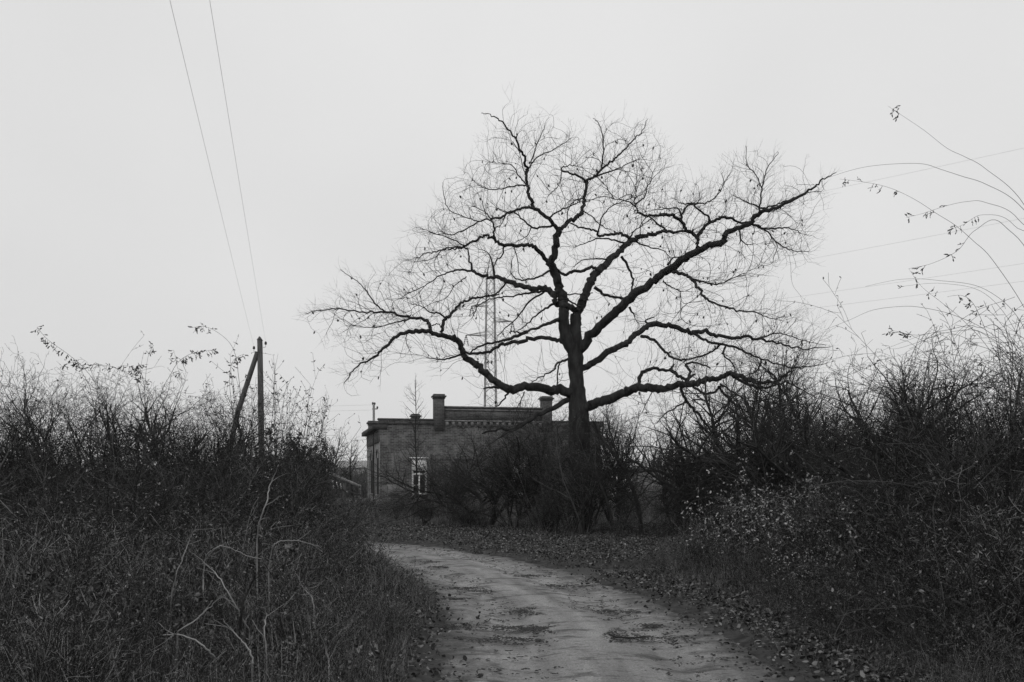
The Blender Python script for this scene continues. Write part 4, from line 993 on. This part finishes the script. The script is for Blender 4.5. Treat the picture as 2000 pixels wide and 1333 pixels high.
for a, b_, c, d in sops:
    y0, y1 = D_-b_, D_-a
    o = put('side_window', boxes('side_window', [(-.012,.03,y0,y1,c,d)]), M['dark'], house)
    put('arch', tube_mesh('side_arch', [([Vector((-.02, (y0+y1)/2+(.75)*math.cos(q_), d+.02+.42*math.sin(q_))) for q_ in np.linspace(0,math.pi,11)], [.05]*11)], 5), M['brick_clean'], o)
    put('sill', boxes('side_sill', [(-.09,-.003,y0-.1,y1+.1,c-.1,c-.01)]), M['stone'], o)
put('floor', boxes('inside', [(.45,W_-.45,.45,D_-.45,-.1,0)]), M['dark'], house)

# slanted rail and pale boards left of the house
rl = P(640,926,38); rail = empty('broken_fence', (rl.x, rl.y, gz(rl.x, rl.y)), 'slanting collapsed fence rail with pale boards left of the house', 'fence')
lo = lambda px, py, d: P(px, py, d)-rail.location
put('rail', mesh_np('rail', *join([beam(lo(645,925,38), lo(704,951,37.5), .12, .1)])), M['stone'], rail)
put('rail', mesh_np('rail', *join([beam(lo(648,950,38), lo(704,968,37.5), .08, .07)])), M['roof'], rail)
for px in (646, 672, 702): put('post', mesh_np('post', *beam(lo(px, 1000, 37.9), lo(px, 927+(px-645)*.43, 37.9), .1, .1)), M['wood'], rail)
for px, w_ in ((652,.16),(660,.13),(667,.14)):
    put('board', mesh_np('board', *beam(lo(px, 955, 37.8), lo(px-2, 938+(px-650)*.4, 37.8), w_, .03)), M['board'], rail)

# ------------------------------------------------------------------ low building behind the thicket on the right
bx_, bd_ = (1400-1000)/F*62, 62.0
barn = empty('low_building', (bx_, bd_, 0), 'long low grey building with a flat dark roof behind the bushes', 'building')
BW = 9.5
wv = wall(0, BW, -.2, 2.85, [(1.5,2.4,.9,2.0),(5.5,6.4,.9,2.0),(8.0,8.7,.9,2.0)], .3)
put('wall', mesh_np('barn_wall', *join([wv, box(0,.3,.3,6,-.2,2.85), box(BW-.3,BW,.3,6,-.2,2.85)])), M['render'], barn)
put('roof', boxes('barn_roof', [(-.3,BW+.3,-.35,6.3,2.853,3.3)]), M['roof'], barn)
for a, e_ in ((1.5,2.4),(5.5,6.4),(8.0,8.7)): put('window', boxes('barn_window', [(a,e_,.12,.18,.9,2.0)]), M['glass'], barn)
sb = empty('garden_shed', ((1186-1000)/F*52, 52, 0), 'small pale shed glimpsed right of the oak trunk between bushes', 'shed')
put('wall', boxes('shed_wall', [(0,1.5,0,1.6,-.1,2.0)]), M['render'], sb)
put('door', boxes('shed_door', [(.12,.72,-.05,-.003,.2,1.75)]), M['board'], sb)
put('window', boxes('shed_window', [(.85,1.35,-.04,-.003,.9,1.6)]), M['white'], sb)
put('roof', boxes('shed_roof', [(-.15,1.65,-.2,1.8,2.003,2.12)]), M['roof'], sb)
tag(put('garden_wall', boxes('gw', [(0,6.7,0,.3,-.2,2.17),(-.05,6.75,-.05,.35,2.173,2.27)]), M['render'], loc=((1190-1000)/F*56, 56, 0)), 'long low grey garden wall between oak trunk and low building', 'wall')
wl = P(1562,1000,45); wr = P(1592,985,45)
tag(put('pale_wall', boxes('pale_wall', [(0,1.3,0,.25,-.1,.62)]), M['plaster'], loc=(wl.x-.2, 45, 0)), 'low pale wall fragment glimpsed beside the stout small tree', 'wall')

# distant hedge, field edge and roofs
def far_band(name, d, px0, px1, ytop, n_, label, hvar=.4, m='far'):
    polys_ = []
    for _ in range(n_):
        x = (R.uniform(px0, px1)-1000)/F*d; y = d+R.uniform(-4,4); h = max(.3, (CAMZ+(HOR-ytop)/F*d)*R.uniform(1-hvar,1.05)); p = Vector((x,y,0)); dr = Vector((R.gauss(0,.25),R.gauss(0,.1),1)).normalized(); pts = [p]
        for k in range(4): dr = (dr+rv(.15)).normalized(); p = p+dr*h/4; pts.append(p)
        polys_.append((pts, [.05*d/60,.04*d/60,.03*d/60,.02*d/60,.01*d/60]))
    return tag(put(name, tube_mesh(name, polys_, 3), M[m]), label, 'trees', kind='stuff')
far_band('distant_hedge', 105, -200, 1000, 912, 5200, 'low dark hedge line across the field far left of the house')
far_band('distant_wood', 190, 1100, 2300, 893, 2600, 'grey belt of distant scrub behind the low building', .75)
far_band('near_scrub', 75, 560, 745, 925, 1800, 'scrubby dark field edge between left thicket and house', .6)
far_band('scrub_behind_trees', 66, 1275, 1420, 878, 420, 'round bare scrub growing behind the low building', .35)
gh = 'distant low roofs behind the hedge'
for px, w_, lb in ((612,5,'distant low house left of the ivy clump'),(682,6,'distant low house with a pale roof left of the brick house')):
    d = 170; x = (px-1000)/F*d; h = empty('distant_house', (x, d, 0), lb, 'house', gh)
    put('wall', boxes('far_wall', [(-w_/2,w_/2,0,5,0,3.6)]), M['plaster'], h)
    rvv = np.array([(-w_/2-.3,-.3,3.61),(w_/2+.3,-.3,3.61),(w_/2+.3,5.3,3.61),(-w_/2-.3,5.3,3.61),(-w_/2,2.5,4.9),(w_/2,2.5,4.9)])
    put('roof', mesh_np('far_roof', rvv, [(0,1,5,4),(2,3,4,5),(1,2,5,5),(3,0,4,4)][:2]), M['plaster'], h)

# ------------------------------------------------------------------ wooden pole with brace, wires
PD = 34.0
pb = P(513, 1010, PD); pole = empty('utility_pole', (pb.x, PD, 0), 'wooden utility pole with a pointed top and a leaning brace, left thicket', 'utility pole')
top = P(507.5, 662, PD)-pole.location; w_ = .105
prof = [(w_*1.25, -.2), (w_*1.2, 1.5), (w_*1.05, 4), (w_*.93, top.z-.15)]
v, f = lathe(prof, 12); v[:,0] += v[:,2]/top.z*top.x
put('shaft', mesh_np('shaft', v, f, True), M['wood'], pole)
cv, cf = lathe([(w_*.93, top.z-.15), (w_*.9, top.z-.05)], 12); cap = np.array([(top.x-w_*.9,-w_*.9,top.z-.06),(top.x+w_*.9,-w_*.9,top.z-.06),(top.x+w_*.9,w_*.9,top.z-.06),(top.x-w_*.9,w_*.9,top.z-.06),(top.x,-w_*.8,top.z+.08),(top.x,w_*.8,top.z+.08)])
cv[:,0] += top.x
put('pointed_cap', mesh_np('cap', *join([(cv, cf), (cap, np.array([(0,4,5,3),(1,2,5,4),(0,1,4,4),(2,3,5,5),(3,2,1,0)]))])), M['wood'], pole)
b0 = P(503, 688, PD-.05)-pole.location; b1 = P(466, 800, PD+.3)-pole.location; b2 = P(420, 1005, PD+1)-pole.location
put('brace', tube_mesh('brace', [([b0, b0.lerp(b1,.5), b1, b1.lerp(b2,.5), b2], [.085,.09,.095,.1,.1])], 12), M['wood'], pole)
for k_, (ix, iy, hx, hy) in enumerate(((496,681,505,686),(519,672,510,677))):
    a = P(ix, iy, PD-.15)-pole.location; h_ = P(hx, hy, PD)-pole.location; low = Vector((a.x, a.y, h_.z-.04))
    o = put('insulator', mesh_np('insulator', *lathe([(.0,.09),(.025,.08),(.045,.05),(.04,.02),(.05,.0),(.03,-.03),(.0,-.03)], 10, a)), M['porcelain'], pole)
    put('hook', tube_mesh('hook', [([a-Vector((0,0,.03)), low, (low+h_)/2-Vector((0,0,.03)), h_], [.009]*4)], 5), M['metal'], o)
def wire(name, a, b_, sag, r, label, group, n_=28):
    p = [a.lerp(b_, i/n_)-a-Vector((0,0,sag*4*(i/n_)*(1-i/n_))) for i in range(n_+1)]
    return tag(put(name, tube_mesh(name, [(p, [r]*(n_+1))], 4), M['wire'], loc=a), label, 'wire', group)
def through(ix, iy, tx, ty):
    a = P(ix, iy-4, PD-.15); d2 = (a.z-CAMZ)/((HOR-ty)/F); b_ = P(tx, ty, d2); return a, a+(b_-a)*1.75
for ix, iy, tx, ty, lb in ((496,681,343,25,'left one of two overhead wires running up from the wooden pole'),(519,672,417,25,'right one of two overhead wires running up from the wooden pole')):
    a, b_ = through(ix, iy, tx, ty); wire('overhead_wire', a, b_, .12, .0021, lb, 'wires from the wooden pole')
# distant pole
fp = P(730,900,100); dp = empty('telegraph_pole', (fp.x, 100, 0), 'thin distant telegraph pole above the left corner of the house', 'telegraph pole')
ht = CAMZ+(HOR-791)/F*100
put('shaft', tube_mesh('tp', [([Vector((0,0,-.2)),Vector((0,0,ht/2)),Vector((0,0,ht))],[.16,.14,.12])], 8), M['metal'], dp)
put('cross_arm', boxes('arm', [(-.16,.42,-.06,.06,ht-.5,ht-.38)]), M['metal'], dp)
for x_, z_ in ((-.1,.15),(.1,.12),(.38,-.3)): put('insulator', mesh_np('ins', *lathe([(.0,.2),(.08,.18),(.11,.05),(.06,-.08)], 8, (x_,0,ht+z_-.06))), M['porcelain'], dp)
for dy, lb in ((.0,'upper faint wire left of the distant telegraph pole'),(-.55,'lower faint wire left of the distant telegraph pole')):
    wire('telegraph_wire', Vector((fp.x, 100, ht+dy)), P(-250, 800-dy*12, 100), .3, .008, lb, 'wires of the distant telegraph pole')

# ------------------------------------------------------------------ lattice pylon
LD = 130.0; pc = P(958, 900, LD); py = empty('lattice_pylon', (pc.x, LD, 0), 'narrow steel lattice pylon seen through the oak crown behind the house', 'pylon', rz=math.radians(8))
zz = lambda y: CAMZ+(HOR-y)/F*LD
H0 = zz(508); hw = lambda z: .95-.75*(z/H0)**1.1*.62
segs = []; cs = ((-1,-1),(1,-1),(1,1),(-1,1)); ns_ = 26; lv_ = [H0*i/ns_ for i in range(ns_+1)]
for sx_, sy_ in cs: put('leg', mesh_np('pleg', *beam((sx_*hw(0),sy_*hw(0),0),(sx_*hw(H0*.93),sy_*hw(H0*.93),H0*.93),.13,.13)), M['metal'], py)
for i in range(ns_-2):
    z0, z1 = lv_[i], lv_[i+1]; a, b_ = hw(z0), hw(z1)
    for k in range(4):
        c0 = cs[k]; c1 = cs[(k+1)%4]
        if i % 2: c0, c1 = c1, c0
        segs.append(beam((c0[0]*a,c0[1]*a,z0),(c1[0]*b_,c1[1]*b_,z1),.06,.06))
        if i % 4 == 0: segs.append(beam((c0[0]*a,c0[1]*a,z0),(c1[0]*a,c1[1]*a,z0),.06,.06))
put('lattice', mesh_np('lattice', *join(segs)), M['metal'], py)
put('peak', mesh_np('peak', *join([beam((sx_*hw(H0*.93),sy_*hw(H0*.93),H0*.93),(0,0,H0+.6),.1,.1) for sx_, sy_ in cs])), M['metal'], py)
tips = []
for side_, yy, ln in ((-1,599,2.6),(1,628,3.1),(-1,656,3.4)):
    z = zz(yy); a = hw(z); tip = Vector((side_*ln,0,z)); sg = [beam((side_*a*.5,s_*a,z),tip,.09,.09) for s_ in (-1,1)]+[beam((side_*a*.5,s_*a,z+.55),tip,.07,.07) for s_ in (-1,1)]
    for q_ in (.3,.55,.8): sg.append(beam(Vector((side_*a,0,z)).lerp(tip,q_), Vector((side_*a,0,z+.55)).lerp(tip,q_), .05, .05))
    arm = put('cross_arm', mesh_np('arm', *join(sg)), M['metal'], py)
    for s_ in (-.45,.45):
        pf = []; 
        for k in range(6): pf += [(.03,-k*.25-.02),(.11,-k*.25-.1),(.11,-k*.25-.14),(.03,-k*.25-.2)]
        v, f = lathe(pf, 8); v[:,0] += -v[:,2]*s_*.5; v += np.array(tip)
        put('insulator', mesh_np('pins', v, f), M['porcelain'], arm)
    tips.append(py.matrix_basis @ (tip+Vector((0,0,-1.4))))
rot = Matrix.Rotation(math.radians(8),3,'Z')
tips = []
for side_, yy, ln in ((-1,599,2.6),(1,628,3.1),(-1,656,3.4)): tips.append(py.location+rot@Vector((side_*ln,0,zz(yy)-1.4)))
pk = py.location+Vector((0,0,H0+.6))
for a, (ex, ey), lb in ((pk,(2400,200),'topmost faint power line right of the oak'),(tips[0],(2400,347),'second faint power line from the top, right of the oak'),(tips[1],(2400,452),'third faint power line from the top, right of the oak'),(tips[2],(2400,495),'lowest faint power line right of the oak')):
    wire('power_line', a, P(ex, ey, 70), .5, .008, lb, 'power lines from the lattice pylon')
# ------------------------------------------------------------------ air
hz = boxes('haze', [(-520,520,-30,620,-1.6,36.5)]); hm = bpy.data.materials.new('air'); hm.use_nodes = True; hn = hm.node_tree.nodes; hn.clear()
ho = hn.new('ShaderNodeOutputMaterial'); hv = hn.new('ShaderNodeVolumePrincipled'); hv.inputs['Color'].default_value = (.95,.95,.95,1); hv.inputs['Density'].default_value = .00035
hm.node_tree.links.new(hv.outputs[0], ho.inputs['Volume']); tag(put('haze', hz, hm), 'thin grey winter haze in the air', 'haze', kind='stuff')
print('total objects', len(bpy.data.objects), 'polys', sum(len(o.data.polygons) for o in bpy.data.objects if o.type == 'MESH'))
